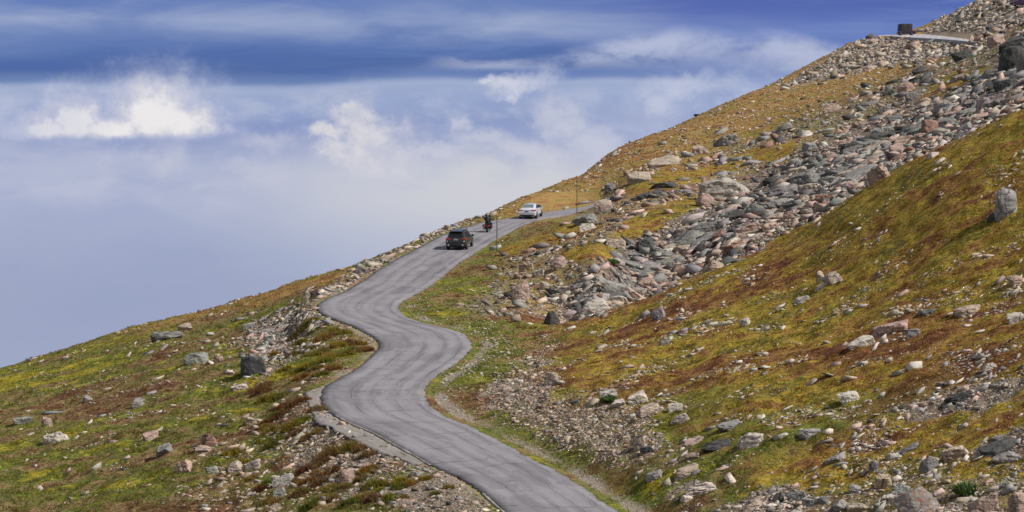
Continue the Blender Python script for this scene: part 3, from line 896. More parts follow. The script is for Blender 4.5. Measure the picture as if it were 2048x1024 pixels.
def make_boulder(px, by, w, h, t, sd, key=None, lab=None, d=None):
    r = np.random.default_rng(sd)
    d0 = hit(px, by - 1) if d is None else d
    a = w / 2 * d0 / F
    hh = h * d0 / F
    sub = 4 if w > 22 else 3
    v, f = cut_rock(sd, sub)
    rnd = {'the standing boulder': .62, 'the split dark-faced boulder': .34, 'the great dark boulder': .34}.get(key, .30 if h > w * .8 else .12)
    sp = ICO[sub][0]; v = v * (1 - rnd) + sp * rnd * (1 + .05 * fbm(sp[:, 0] * 2 + sd, sp[:, 2] * 2, 4, 3))[:, None]; v = v / np.abs(v).max(0)
    dep = min(max(a, hh * .5), a * 1.2) * r.uniform(.75, 1.0)
    hz = hh * .78
    v = v * np.array([a * 1.04, dep, hz])
    roll = 0.0
    if w / h > 1.25 and not (1120 < px < 1170 and 400 < by < 425):
        zl = ground(px - w / 2, d0); zr_ = ground(px + w / 2, d0)
        roll = -.75 * math.atan2(zr_ - zl, 2 * a)
    c = Matrix.Rotation(roll, 3, 'Y') @ Matrix.Rotation(r.normal() * .10, 3, 'X')
    v = v @ np.array(c).T
    dc = d0 + dep * .55
    gz = ground(px, dc)
    zb = W(px, by, d0)[2]
    loc = ((px - CX) / F * dc, dc, max(zb + hh * .93 - hz, gz - hz * .6))
    me = np_mesh('boulder', v, f, smooth=True)
    if sub == 4: me.polygons.foreach_set('use_smooth', [False] * len(me.polygons))
    else: me.set_sharp_from_angle(angle=R(20))
    tc = jit(TINT[t], r, .08)
    set_attr(me, 'tint', np.tile(tc, (len(v), 1)))
    set_attr(me, 'lichen', np.full(len(v), 1.0 if key == 'the orange-lichened boulder' else 0.0))
    o = link('boulder', me, M_rock)
    o.location = loc
    tag(o, lab, 'boulder', 'boulders and slabs on the mountainside')
    if key: LM[key] = (px, by - h / 2)
    else:
        sz = 'big' if w >= 44 else 'mid-sized' if w >= 24 else 'small'
        shp = 'slab' if w / h >= 2.1 else 'upright stone' if h > w * 1.05 else 'boulder' if w >= 24 else 'rock'
        REG.append((o, px, by - h / 2, f'{sz} {CNAME[t]} {shp}'))
    return o


# scattered stones: classes (mask, count, min px, max px, exponent, tints, flatness)
dGP = np.zeros_like(GPY); dGP[:, :-1] = np.maximum(GPY[:, :-1] - GPY[:, 1:], 0)
area = np.minimum(dGP, 12) + .10
area *= (HID < 25) & (GP > -200) & (GP < 2320) & (GPY > -120) & (GPY < 1120)
area *= np.where((GP > -50) & (GP < 2100), 1.0, .55)
area *= (DRD > .35)
area *= ~((GP > 1730) & (GP < 1950) & (GPY > 66) & (GPY < 74 + np.maximum(GP - 1800, 0) * .09) & (GD > 470))
area *= ~((GP > 1060) & (GP < 1200) & (GPY < 445) & (GPY > 385))
offr = 1 - np.clip(rock, 0, 1)
clump = np.clip(fbm(GX / 4.5, GY / 4.5, 99, 3) * 1.6, 0.03, 1)
leftside = (GP < 1000) & (DL <= DR) | (GP < 640)
CLS = [
 (talus * (1 - .95 * moss_strips), 10000, 3.2, 32, 1.7, 'GGTTPPWBDDRG', .62),
 (core * (1 - .9 * moss_strips), 2800, 4, 46, 1.35, 'BBGGTDDPPTGW', .6),
 (region([(1150, 640), (1140, 610), (1240, 520), (1400, 450), (1500, 390), (1620, 330), (1760, 280), (1900, 180), (2060, 110), (2060, 170), (1900, 240), (1740, 330), (1620, 400), (1500, 470), (1380, 520), (1250, 590)], 24, d0=175), 230, 28, 90, 1.3, 'BBGBGDT', .36),
 (region([(1120, 640), (1260, 575), (1420, 500), (1600, 410), (1760, 310), (1900, 240), (2060, 190), (2060, 232), (1850, 316), (1700, 398), (1400, 548), (1260, 608)], 20, d0=170), 1300, 6, 34, 1.3, 'PPPTTWRPG', .6),
 (core * (1 - .9 * moss_strips), 3200, 2.6, 8, 1.6, 'WTPWGTD', .6),
 (bank, 5600, 2.6, 15, 1.8, 'PTTWPTGPYRG', .5),
 (rubble * np.clip(.06 + patch, 0, 1), 2300, 3.2, 24, 1.5, 'WWTTGGPBG', .6),
 (rub2 * np.clip(.3 + patch, 0, 1), 1700, 3.5, 30, 1.5, 'WTTGGPBWY', .65),
 (leftr, 5200, 2.5, 20, 1.9, 'TTWGPTGDPG', .6),
 (emb, 4600, 2.8, 22, 1.6, 'TTWPTTGYDGDW', .75),
 (gold * (GD > 220) * np.clip(.2 + clump, 0, 1), 4200, 2.6, 12, 1.9, 'WWWTWGPD', .6),
 (offr * leftside * np.clip(clump - .1, .02, 1), 2600, 2.8, 18, 1.75, 'WTGPTWT', .5),
 (offr * right * (GD < 190) * np.clip(clump - .15, 0.02, 1) * (.5 + sstep(GPY, 480, 640)), 7200, 2.8, 24, 1.7, 'WWTTGPWW', .42),
 (region([(640, 605), (520, 632), (475, 690), (515, 770), (600, 700), (640, 660), (700, 650)], 30, d1=230), 650, 4, 26, 1.5, 'GGTWGPD', .5),
 (region([(400, 890), (640, 790), (700, 880), (760, 1000), (560, 1040), (400, 1010)], 60, d1=170), 800, 4, 26, 1.5, 'TTWTPTG', .55),
 (region([(625, 605), (690, 555), (860, 466), (960, 440), (880, 476), (780, 530), (700, 584)], 14, d1=268), 800, 3, 20, 1.6, 'TTWGPDT', .55),
 (gvl + (DRD < 1.6) * .25, 1500, 1.6, 5, 2.2, 'TTWGP', .7),
 (bowl * (GD > 130) * (GD < 190), 500, 3, 10, 1.8, 'WWGTW', .55),
]
sc_pos = []
for ci, (m, cnt, mn, mx, al, tn, flat) in enumerate(CLS):
    wgt = (area * m)[:-1, :-1].ravel()
    cs = np.cumsum(wgt)
    idx = np.searchsorted(cs, rng.random(cnt) * cs[-1])
    i = idx // (NLD - 1); j = idx % (NLD - 1)
    px = PXS[i] + rng.random(cnt) * DPX; ld = LND[j] + rng.random(cnt) * (LND[1] - LND[0])
    uu = rng.random(cnt)
    sz = (mn ** -al + uu * (mx ** -al - mn ** -al)) ** (-1 / al)
    for k in range(cnt):
        sc_pos.append((px[k], ld[k], sz[k], tn[rng.integers(len(tn))], flat, ci))
sc_px = np.array([s[0] for s in sc_pos]); sc_ld = np.array([s[1] for s in sc_pos]); sc_sz = np.array([s[2] for s in sc_pos])
sc_py = samp(GPY, sc_px, sc_ld); sc_hid = samp(HID, sc_px, sc_ld)
print('traced', len(rocks_ind))
rocks_ind.sort(key=lambda q: (q[6] is None, -q[2] * q[3]))
small_traced = [q for q in rocks_ind[185:]]
rocks_ind = rocks_ind[:185]
for q in rocks_ind: make_boulder(*q)
NIND = 297 - len(rocks_ind)
for q in small_traced:
    sc_pos.append((q[0], math.log(hit(q[0], q[1] - 1)), q[2], q[4], q[3] / q[2], 99))
sc_px = np.array([s[0] for s in sc_pos]); sc_ld = np.array([s[1] for s in sc_pos]); sc_sz = np.array([s[2] for s in sc_pos])
sc_py = samp(GPY, sc_px, sc_ld); sc_hid = samp(HID, sc_px, sc_ld)
if NIND > 0:
    ok = (sc_hid < 3) & (sc_px > 20) & (sc_px < 2030) & (sc_py > 20) & (sc_py < 1015)
    order = np.argsort(-sc_sz * ok)[:NIND]
    pick = set(order.tolist())
    for k in order:
        s = sc_pos[k]
        make_boulder(s[0], sc_py[k] + s[2] * .15, s[2], s[2] * s[4], s[3], 5000 + int(k), d=math.exp(s[1]))
else:
    pick = set()
# the uncountable rest: one rubble sheet of separate stones
keep = np.array([k for k in range(len(sc_pos)) if k not in pick])
VS, FS, TS_, off = [], [], [], 0
ld = sc_ld[keep]; px = sc_px[keep]; dd = np.exp(ld)
gz = samp(GZ, px, ld)
e = .6
xw = (px - CX) / F * dd
def zat(x, y): return samp(GZ, CX + x / y * F, np.log(y))
sx_ = (zat(xw + e, dd) - zat(xw - e, dd)) / (2 * e); sy_ = (zat(xw, dd + e) - zat(xw, dd - e)) / (2 * e)
for q, k in enumerate(keep):
    s = sc_pos[k]
    v, f = HULLS[rng.integers(len(HULLS))]
    a = s[2] / 2 * dd[q] / F
    fl = s[4] * rng.uniform(.5, 1.5)
    vv = v * np.array([a * rng.uniform(.85, 1.75), a * rng.uniform(.38, .85), a * fl * .66])
    yaw = rng.normal() * .5; ti = rng.normal(size=2) * .38
    nrm = Vector((-sx_[q] * 1.15 + ti[0], -sy_[q] * .9 + ti[1], 1)).normalized()
    xa = Vector((math.cos(yaw), math.sin(yaw), 0)); xa = (xa - nrm * xa.dot(nrm)).normalized(); ya = nrm.cross(xa)
    B = np.array([xa, ya, nrm])
    vv = vv @ B + np.array([xw[q], dd[q], gz[q] + a * fl * .20])
    VS.append(vv); FS.append(f + off); off += len(v)
    TS_.append(np.tile(jit(TINT[s[3]], rng, .16), (len(v), 1)))
rme = np_mesh('scree_rubble', np.concatenate(VS), np.concatenate(FS))
set_attr(rme, 'tint', np.concatenate(TS_))
set_attr(rme, 'lichen', np.zeros(off))
tag(link('scree_rubble', rme, M_scree), 'scattered smaller stones and scree across the slopes and road verges', 'scree', kind='stuff')

# ------------------------------------------------------------------ grass
def blades(cx, cy, cz, h, rad, nb, wd, seedz, lean=.5, zone=None):
    """arrays of tuft centres -> triangle soup of blades"""
    r = np.random.default_rng(seedz)
    n = len(cx)
    th = r.uniform(0, 2 * np.pi, (n, nb)); rr = np.sqrt(r.random((n, nb))) * rad[:, None]
    bx = cx[:, None] + np.cos(th) * rr; by = cy[:, None] + np.sin(th) * rr
    ph = r.uniform(0, 2 * np.pi, (n, nb))
    hh = h[:, None] * r.uniform(.55, 1.15, (n, nb))
    w = wd[:, None] * r.uniform(.7, 1.3, (n, nb)) / 2
    lx = np.cos(th) * lean * hh * r.uniform(.1, 1, (n, nb)) - .18 * hh; ly = np.sin(th) * lean * hh * r.uniform(.1, 1, (n, nb))
    z0 = np.broadcast_to(cz[:, None], bx.shape)
    A = np.stack([bx - np.cos(ph) * w, by - np.sin(ph) * w, z0 - .03], -1)
    B = np.stack([bx + np.cos(ph) * w, by + np.sin(ph) * w, z0 - .03], -1)
    C = np.stack([bx + lx, by + ly, z0 + hh], -1)
    V = np.stack([A, B, C], 2).reshape(-1, 3)
    Fc = np.arange(len(V)).reshape(-1, 3)
    return V, Fc


gw = area * np.clip(1 - rock * 1.05, .02, 1) * np.clip(1 - gvl * 1.2, .03, 1) * (DRD > .25) * (GD < 700)
NG = 210000
cs = np.cumsum(gw[:-1, :-1].ravel())
idx = np.searchsorted(cs, rng.random(NG) * cs[-1])
gi = idx // (NLD - 1); gj = idx % (NLD - 1)
gpx = PXS[gi] + rng.random(NG) * DPX; gld = LND[gj] + rng.random(NG) * (LND[1] - LND[0])
gd_ = np.exp(gld); gx = (gpx - CX) / F * gd_; gzz = samp(GZ, gpx, gld)
zn = ZONE[gi, gj]
clum = np.clip(.70 + .95 * fbm(gx / 1.3, gd_ / 1.3, 31, 2), .25, 2.0)
hgt = (.115 - .035 * zn[:, 1] + .02 * zn[:, 0]) * clum * (gd_ / 140) ** .35
V, Fc = blades(gx, gd_, gzz, hgt, .07 * (gd_ / 130), 6, .030 * (gd_ / 130), 77)
gme = np_mesh('alpine_grass', V, Fc)
rep = 18
set_attr(gme, 'zone', np.repeat(zn, rep, 0))
set_attr(gme, 'bias', np.repeat(BIAS[gi, gj], rep))
set_attr(gme, 'rnd2', np.repeat(np.clip(rng.normal(0, .6, NG), -1.5, 1.5), rep))
set_attr(gme, 'rnd', np.repeat(np.clip(rng.normal(.45, .2, NG), 0, 1), rep))
tag(link('alpine_grass', gme, M_grass), 'short alpine grass and cushion plants covering the slopes', 'grass', kind='stuff')

# separate shaggy tussocks on the bank outside the road
TUS = """621 648 32 14|665 664 30 13|690 668 30 14|600 690 28 14|640 678 26 12|618 700 22 11|674 694 40 18|645 706 30 14|700 690 34 18|722 690 26 14|735 700 24 12|690 712 40 16|655 722 36 16|620 735 40 15|668 740 44 16|640 752 40 14|600 760 36 14|570 742 30 12|548 712 26 12|585 712 24 12
520 782 56 20|555 800 48 16|600 806 44 16|575 820 40 16|600 848 40 15|560 838 44 16|545 866 48 18|590 872 44 16|632 868 26 12|664 912 60 28|696 906 52 28|640 930 48 22|610 944 46 20|720 902 30 16|735 914 34 18|660 946 40 18|735 945 40 18|722 962 34 16|690 978 36 16|640 970 34 16|760 974 36 18|798 966 34 16|820 972 28 16|780 1000 36 16|745 1002 40 18|700 1008 44 18|655 1000 40 16|600 990 44 18|850 960 28 12|897 978 26 12|620 1018 50 20|870 990 20 9"""
_tr = np.random.default_rng(90)
_ex = []
for (x0, y0, x1, y1, cnt) in ((520, 770, 650, 900, 16), (600, 930, 900, 1015, 18), (590, 660, 740, 745, 10), (430, 900, 620, 1020, 8)):
    for _ in range(cnt):
        x_ = _tr.uniform(x0, x1); y_ = _tr.uniform(y0, y1)
        if x_ > 560 + (y_ - 750) * 1.25 and y_ > 770 and x_ > 640 + (y_ - 840) * 1.5: continue
        w_ = _tr.uniform(22, 50); _ex.append(f'{x_:.0f} {y_:.0f} {w_:.0f} {w_ * .38:.0f}')
TUS += '|' + '|'.join(_ex)
tk = 0
for line in TUS.split('\n'):
    for ent in line.split('|'):
        px, by, w, h = [float(q) for q in ent.split()]
        d0 = hit(px, by)
        rad = w / 2 * d0 / F; hh = h * d0 / F * .72
        r = np.random.default_rng(4000 + tk)
        nn = 46
        ang = r.uniform(0, 2 * np.pi, nn); q = np.sqrt(r.random(nn)) * rad
        ux = np.cos(ang) * q; uy = np.sin(ang) * q * .8
        dome = np.sqrt(np.clip(1 - (q / rad) ** 2, 0, 1))
        ox = (px - CX) / F * d0; oy = d0 + rad * .3
        zz = zat(ox + ux, oy + uy); z0 = ground(px, oy)
        V, Fc = blades(ux, uy, zz - z0 + hh * .25 * dome, hh * (.35 + .55 * dome), np.full(nn, rad * .16), 12, np.full(nn, .035), 600 + tk, .7)
        me = np_mesh('grass_tussock', V, Fc)
        kz = r.random(); zv = (0, .9, .0) if kz < .35 else (.5, .2, .1) if kz < .55 else (0, 0, .8) if kz < .72 else (0, 0, 0)
        set_attr(me, 'zone', np.tile(np.array(zv), (len(V), 1)))
        set_attr(me, 'bias', np.full(len(V), r.normal() * .08))
        set_attr(me, 'rnd', np.repeat(np.clip(r.normal(.5, .2, nn * 12), 0, 1), 3))
        o = link('grass_tussock', me, M_grass); o.location = (ox, oy, z0)
        tag(o, None, 'tussock', 'shaggy tussocks on the road bank')
        REG.append((o, px, by - h / 2, ('big ' if w >= 44 else 'mid-sized ' if w >= 34 else 'small ') + 'shaggy grass tussock'))
        tk += 1
# green leafy plants
M_leaf = plain('bright_green_leaves', (.055, .105, .018), .8, 0, 0, .3, 12)
for (px, by, w, h, lab) in ((1932, 992, 42, 30, 'green leafy shrub between boulders above the broad pink boulder'), (1219, 806, 34, 16, 'green low leafy plant tucked under a pale slab above the gravel bank'),
                            (1222, 528, 34, 12, 'green leafy cushion plant amid grey scree')):
    d0 = hit(px, by); rad = w / 2 * d0 / F; hh = h * d0 / F
    r = np.random.default_rng(int(px)); nn = 120
    ang = r.uniform(0, 2 * np.pi, nn); q = np.sqrt(r.random(nn)) * rad
    dome = np.sqrt(np.clip(1 - (q / rad) ** 2, 0, 1))
    oy = d0 + rad * .4; z0 = ground(px, oy)
    ux = np.cos(ang) * q; uy = np.sin(ang) * q
    V, Fc = blades(ux, uy, hh * .65 * dome * r.random(nn), np.full(nn, hh * .35), np.full(nn, rad * .15), 8, np.full(nn, .06), int(px), 1.2)
    pl = empty('leafy_plant', ((px - CX) / F * d0, oy, z0)); tag(pl, lab, 'plant')
    link('leaf_clump', np_mesh('leaf_clump', V, Fc), M_leaf, pl)
    V2, F2 = blades(ux[:14] * .3, uy[:14] * .3, np.zeros(14), np.full(14, hh * .8), np.full(14, .05), 2, np.full(14, .03), 3, .6)
    link('stem', np_mesh('stem', V2, F2), M_pole, pl)
    LM['the ' + ' '.join(lab.split()[:3 + ('cushion' in lab or 'low' in lab)])] = (px, by - h / 2)

# ------------------------------------------------------------------ labels that single each stone out
LM['the dark car on the road'] = (920, 480); LM['the silver car'] = (1058, 424); LM['the motorcycle'] = (977, 450); LM['the dark car on the upper road'] = (1812, 64)
LM['the inner kerve'.replace('kerve', 'curve') + ' of the road'] = (800, 618)
seen = {}
for (o, px, py, noun) in REG:
    best = min(LM.items(), key=lambda kv: (kv[1][0] - px) ** 2 + ((kv[1][1] - py) * 1.4) ** 2)
    dx, dy = px - best[1][0], py - best[1][1]
    rel = ('upslope from' if dx > 0 else 'downslope from') if abs(dx) > 1.6 * abs(dy) else ('above' if dy < 0 else 'below')
    seen.setdefault((noun, rel, best[0]), []).append((math.hypot(dx, dy), o))
ORD = ['nearest', 'second', 'third', 'fourth', 'fifth', 'sixth', 'seventh', 'eighth', 'ninth', 'tenth', 'eleventh', 'twelfth', 'thirteenth', 'fourteenth', 'fifteenth', 'sixteenth']
for (noun, rel, k), lst in seen.items():
    lst.sort(key=lambda q: q[0])
    where = 'in the grass' if 'tussock' in noun else 'on the slope'
    for i, (_, o) in enumerate(lst):
        if len(lst) == 1: o['label'] = f'{noun} {rel} {k}'
        else: o['label'] = f'{ORD[min(i, 15)]} {noun} {rel} {k}' + (', counting outward' if i else '')

# ------------------------------------------------------------------ vehicles and riders
def add_box(bm, c, s, bev=.0, rot=None, taper=None):
    res = bmesh.ops.create_cube(bm, size=1.0)
    vs = res['verts']
    for v in vs:
        k = taper if (taper and v.co.z > 0) else 1.0
        v.co = Vector((v.co.x * s[0] * k, v.co.y * s[1] * k, v.co.z * s[2]))
    if bev:
        es = {e for v in vs for e in v.link_edges}
        r = bmesh.ops.bevel(bm, geom=list(es), offset=bev, segments=2, affect='EDGES', profile=.6)
        vs = list({v for f in r['faces'] for v in f.verts} | {v for v in vs if v.is_valid})
    M = (rot.to_matrix() if rot else Matrix.Identity(3))
    for v in vs: v.co = M @ v.co + Vector(c)


def add_cyl(bm, a, b, r1, r2=None, seg=16):
    a = Vector(a); b = Vector(b); r2 = r1 if r2 is None else r2
    z = (b - a).normalized(); x = z.orthogonal().normalized(); y = z.cross(x)
    A = []; B = []
    for i in range(seg):
        t = 2 * math.pi * i / seg
        o = x * math.cos(t) + y * math.sin(t)
        A.append(bm.verts.new(a + o * r1)); B.append(bm.verts.new(b + o * r2))
    for i in range(seg):
        j = (i + 1) % seg
        bm.faces.new((A[i], A[j], B[j], B[i]))
    bm.faces.new(A[::-1]); bm.faces.new(B)


def box_part(name, mat, parent, boxes, smooth=35):
    bm = bmesh.new()
    for b in boxes: add_box(bm, *b)
    return bm_obj(name, bm, mat, parent, smooth)


def cyl_part(name, mat, parent, cyls, smooth=35):
    bm = bmesh.new()
    for c in cyls: add_cyl(bm, *c)
    return bm_obj(name, bm, mat, parent, smooth)


def ring_half(st):
    y, zb, hw, zbelt, hwr, zr = st
    zb2 = min(zb + .14, (zb + zbelt) / 2)
    return [Vector(q) for q in ((0, y, zb), (.82 * hw, y, zb), (.985 * hw, y, zb2), (hw, y, max(zbelt - .22, zb2 + .02)), (.965 * hw, y, zbelt), (hwr, y, max(zr - .05, zbelt + .005)), (.82 * hwr, y, max(zr, zbelt + .01)), (0, y, max(zr, zbelt + .01) + .018))]


def interp_st(sts, y):
    for a, b in zip(sts[:-1], sts[1:]):
        if a[0] <= y <= b[0]:
            t = (y - a[0]) / (b[0] - a[0])
            return tuple(p * (1 - t) + q * t for p, q in zip(a, b))


def panel(name, mat, parent, quads, off=.012):
    bm = bmesh.new()
    for q in quads:
        q = [Vector(p) for p in q]
        nrm = (q[1] - q[0]).cross(q[3] - q[0]).normalized()
        c = sum(q, Vector()) / 4
        if nrm.dot(c - Vector((0, c.y * .6, .6))) < 0: nrm = -nrm
        f = [bm.verts.new(p + nrm * off) for p in q]; g = [bm.verts.new(p - nrm * .02) for p in q]
        bm.faces.new(f); bm.faces.new(g[::-1])
        for i in range(4): bm.faces.new((f[i], f[(i + 1) % 4], g[(i + 1) % 4], g[i]))
    return bm_obj(name, bm, mat, parent)


def make_wheel(root, x, y, r, w):
    bm = bmesh.new()
    s = 1 if x > 0 else -1
    add_cyl(bm, (x - s * w / 2, y, r), (x + s * w / 2 * .8, y, r), r, None, 24)
    add_cyl(bm, (x + s * w / 2 * .8, y, r), (x + s * w / 2, y, r), r, r * .93, 24)
    t = bm_obj('wheel', bm, M_rubber, root, 40)
    bm = bmesh.new()
    add_cyl(bm, (x + s * w * .3, y, r), (x + s * (w / 2 + .012), y, r), r * .66, r * .62, 24)
    for k in range(5):
        a = k * 2 * math.pi / 5
        add_box(bm, (x + s * (w / 2 + .016), y + math.cos(a) * r * .34, r + math.sin(a) * r * .34), (.02, r * .5, .05), 0, Matrix.Rotation(a, 4, 'X').to_quaternion())
    bm_obj('rim', bm, M_rim, t, 40)


def make_car(name, loc, yaw, pitch, sts, paint, lab, cat, win, rear, kind):
    root = empty(name, loc)
    root.rotation_mode = 'XYZ'; root.rotation_euler = (pitch, 0, yaw)
    tag(root, lab, cat)
    bm = bmesh.new()
    rings = []
    for st in sts:
        h = ring_half(st)
        full = h + [Vector((-p.x, p.y, p.z)) for p in h[-2:0:-1]]
        rings.append([bm.verts.new(p) for p in full])
    n = len(rings[0])
    for a, b in zip(rings[:-1], rings[1:]):
        for i in range(n): bm.faces.new((a[i], a[(i + 1) % n], b[(i + 1) % n], b[i]))
    bm.faces.new(rings[0][::-1]); bm.faces.new(rings[-1])
    bm_obj('body', bm, paint, root, 28)
    # glass: rear, front, sides
    def top(y, k, inset=.0):
        s = interp_st(sts, y); return Vector((k * (s[4] * .80 - inset), y, max(s[5], s[3] + .01) + .012))
    (ra, rb), (fa, fb), sides = win
    g = M_glass if kind != 'silver' else M_glass_l
    panel('rear_window', g, root, [(top(ra, -1), top(ra, 1), top(rb, 1), top(rb, -1))], .014)
    panel('windscreen', M_glass, root, [(top(fa, -1), top(fa, 1), top(fb, 1), top(fb, -1))], .014)
    for sgn in (-1, 1):
        for (y0, y1, c0, c1) in sides:
            def sp(y, t):
                s = interp_st(sts, y)
                return Vector((sgn * (.965 * s[2] * (1 - t) + s[4] * t), y, s[3] * (1 - t) + (s[5] - .05) * t))
            panel('side_window', M_glass, root, [(sp(y0, .10), sp(y1, .10), sp(y1, c1), sp(y0, c0))], .014)
    rw, ry, fy = rear['r'], rear['ry'], rear['fy']
    hw = rear['hw']
    for sgn in (-1, 1):
        for y in (ry, fy):
            cyl_part('wheel_arch', M_black, root, [((sgn * (hw - .12), y, rw * 1.02), (sgn * (hw + .006), y, rw * 1.02), rw * 1.16, None, 24)])
    for sgn in (-1, 1):
        for y in (ry, fy): make_wheel(root, sgn * (hw - .085), y, rw, .22)
    for sgn in (-1, 1):
        box_part('wing_mirror', M_black if kind == 'suv' else paint, root, [((sgn * (hw + .12), rear['my'], rear['mz']), (.22, .11, .16), .03), ((sgn * (hw + .0), rear['my'], rear['mz'] - .05), (.12, .05, .05), .01)])
    return root


# --- the graphite SUV
SUV = [(-2.40, .44, .82, .66, .78, .70), (-2.37, .36, .90, .78, .84, .82), (-2.31, .31, .93, 1.00, .86, 1.03), (-2.24, .29, .94, 1.04, .80, 1.10), (-1.90, .28, .94, 1.06, .66, 1.64), (-1.2, .28, .94, 1.04, .66, 1.71), (.0, .28, .94, 1.02, .67, 1.70),
       (.45, .28, .94, 1.01, .66, 1.64), (1.25, .28, .94, 1.0, .80, 1.09), (2.05, .29, .92, .90, .74, .97), (2.32, .32, .84, .74, .66, .80), (2.40, .40, .74, .60, .58, .66)]
d = plane_d(500.5)
x0 = (919 - CX) / F * d
PITCH = math.atan(.0576)
suv = make_car('suv', (x0, d + 2.4, plane_z(d + 2.4) + .01), R(-8.5), PITCH, SUV, M_suv, 'dark graphite SUV driving uphill behind the motorcycle', 'car', ((-2.22, -1.93), (1.20, .5), [(-1.75, -.95, .75, .85), (-.85, .0, .85, .86), (.08, .95, .84, .28)]),
               dict(r=.37, ry=-1.42, fy=1.42, hw=.94, my=.75, mz=1.10), 'suv')
for s in (-1, 1):
    box_part('tail_light', M_red, suv, [((s * .70, -2.29, 1.00), (.42, .12, .13), .03), ((s * .87, -2.20, 1.02), (.14, .26, .14), .03)])
    cyl_part('exhaust_trim', M_chrome, suv, [((s * .66, -2.36, .47), (s * .66, -2.43, .47), .085, .085, 14)])
    cyl_part('reflector', M_white, suv, [((s * .78, -2.36, .80), (s * .80, -2.38, .80), .06, .06, 10)])
    cyl_part('roof_rail', M_black, suv, [((s * .58, -1.75, 1.73), (s * .60, .3, 1.76), .028, .028, 8), ((s * .58, -1.75, 1.66), (s * .58, -1.75, 1.74), .03, .03, 8), ((s * .60, .3, 1.66), (s * .60, .3, 1.76), .03, .03, 8)])
box_part('number_plate', M_plate, suv, [((0, -2.335, .90), (.42, .03, .17), .008)])
box_part('badge', M_chrome, suv, [((0, -2.30, 1.04), (.14, .03, .05), .01)])
box_part('rear_bumper', M_black, suv, [((0, -2.36, .44), (1.56, .12, .22), .04), ((0, -2.37, .66), (1.2, .06, .06), .015)])
box_part('spoiler', M_suv, suv, [((0, -1.95, 1.68), (1.16, .26, .05), .02)])
cyl_part('roof_antenna', M_black, suv, [((0, -1.5, 1.71), (0, -1.62, 1.82), .03, .008, 8)])
# --- the silver sedan
SED = [(-2.43, .42, .80, .62, .76, .66), (-2.39, .30, .89, .76, .84, .80), (-2.31, .25, .925, .95, .82, .99), (-2.14, .24, .93, .98, .77, 1.08), (-1.72, .24, .93, .99, .74, 1.12), (-.86, .24, .93, .99, .60, 1.42), (-.2, .24, .93, .98, .61, 1.47),
       (.35, .24, .93, .97, .60, 1.44), (1.28, .24, .92, .96, .74, 1.04), (2.1, .26, .89, .80, .70, .86), (2.36, .3, .80, .64, .62, .70), (2.43, .38, .70, .54, .54, .58)]
SWIN = ((-1.66, -.90), (1.22, .40), [(-1.25, -.45, .45, .84), (-.37, .30, .86, .84), (.37, 1.05, .80, .22)])
d = plane_d(438.3)
x0 = (1055.5 - CX) / F * d
sed = make_car('sedan', (x0 + .35, d + 2.4, plane_z(d + 2.4) + .01), R(-11), PITCH, SED, M_silver, 'silver white sedan at the far bend, first in the line of traffic', 'car', SWIN, dict(r=.335, ry=-1.42, fy=1.42, hw=.93, my=.72, mz=1.02), 'silver')


def sedan_rear(c, plate):
    for s in (-1, 1):
        box_part('tail_light', M_red, c, [((s * .66, -2.31, .90), (.44, .13, .13), .03), ((s * .86, -2.20, .92), (.16, .28, .13), .03)])
        cyl_part('exhaust_pipe', M_chrome, c, [((s * .62, -2.30, .30), (s * .62, -2.44, .29), .05, .05, 12)])
    box_part('number_plate', plate, c, [((0, -2.40, .77), (.40, .04, .17), .008)])
    box_part('rear_bumper', M_black, c, [((0, -2.37, .37), (1.5, .13, .22), .04)])
    box_part('chrome_strip', M_chrome, c, [((0, -2.36, .90), (.9, .03, .03), .006)])


sedan_rear(sed, M_plate_b)
# --- far cars
dz = 622.0
dark = make_car('hatchback', ((1812 - CX) / F * dz, dz, (HY - 70.2) / F * dz), R(90), 0, SED, M_plum, 'dark plum car parked side-on at the upper road bend', 'car', SWIN, dict(r=.335, ry=-1.42, fy=1.42, hw=.93, my=.72, mz=1.02), 'plum')
sedan_rear(dark, M_plate)
# --- boxy truck behind it
dz = 632.0
tr = empty('box_truck', ((1814 - CX) / F * dz, dz, (HY - 70.5) / F * dz), (0, 0, R(6)))
tag(tr, 'dark brown boxy truck standing tall behind the dark plum car', 'truck')
box_part('cargo_box', M_box, tr, [((0, 1.9, 1.78), (2.95, 3.8, 2.5), .04)])
for s in (-1, 1): box_part('rear_door', M_box, tr, [((s * .72, -.02, 1.75), (1.38, .06, 2.3), .02)])
box_part('frame', M_black, tr, [((0, 2.6, .5), (1.0, 6.0, .16), .02), ((0, -.05, .45), (2.3, .12, .14), .02)])
box_part('cab', M_plum, tr, [((0, 5.0, 1.35), (2.1, 1.8, 1.7), .15)])
for s in (-1, 1):
    box_part('tail_light', M_red, tr, [((s * 1.0, -.12, .62), (.2, .06, .12), .02)])
    for y in (1.1, 4.9):
        make_wheel(tr, s * 1.15, y, .45, .28)
# --- purple car cut by the frame edge
dz = 560.0
gpx = 2041
pc = make_car('car', ((gpx - CX) / F * dz, dz, ground(gpx, dz) + .15), R(72), 0, SED, M_purple, 'purple car half hidden by rocks at the upper edge', 'car', SWIN, dict(r=.335, ry=-1.42, fy=1.42, hw=.93, my=.72, mz=1.02), 'purple')
sedan_rear(pc, M_white)

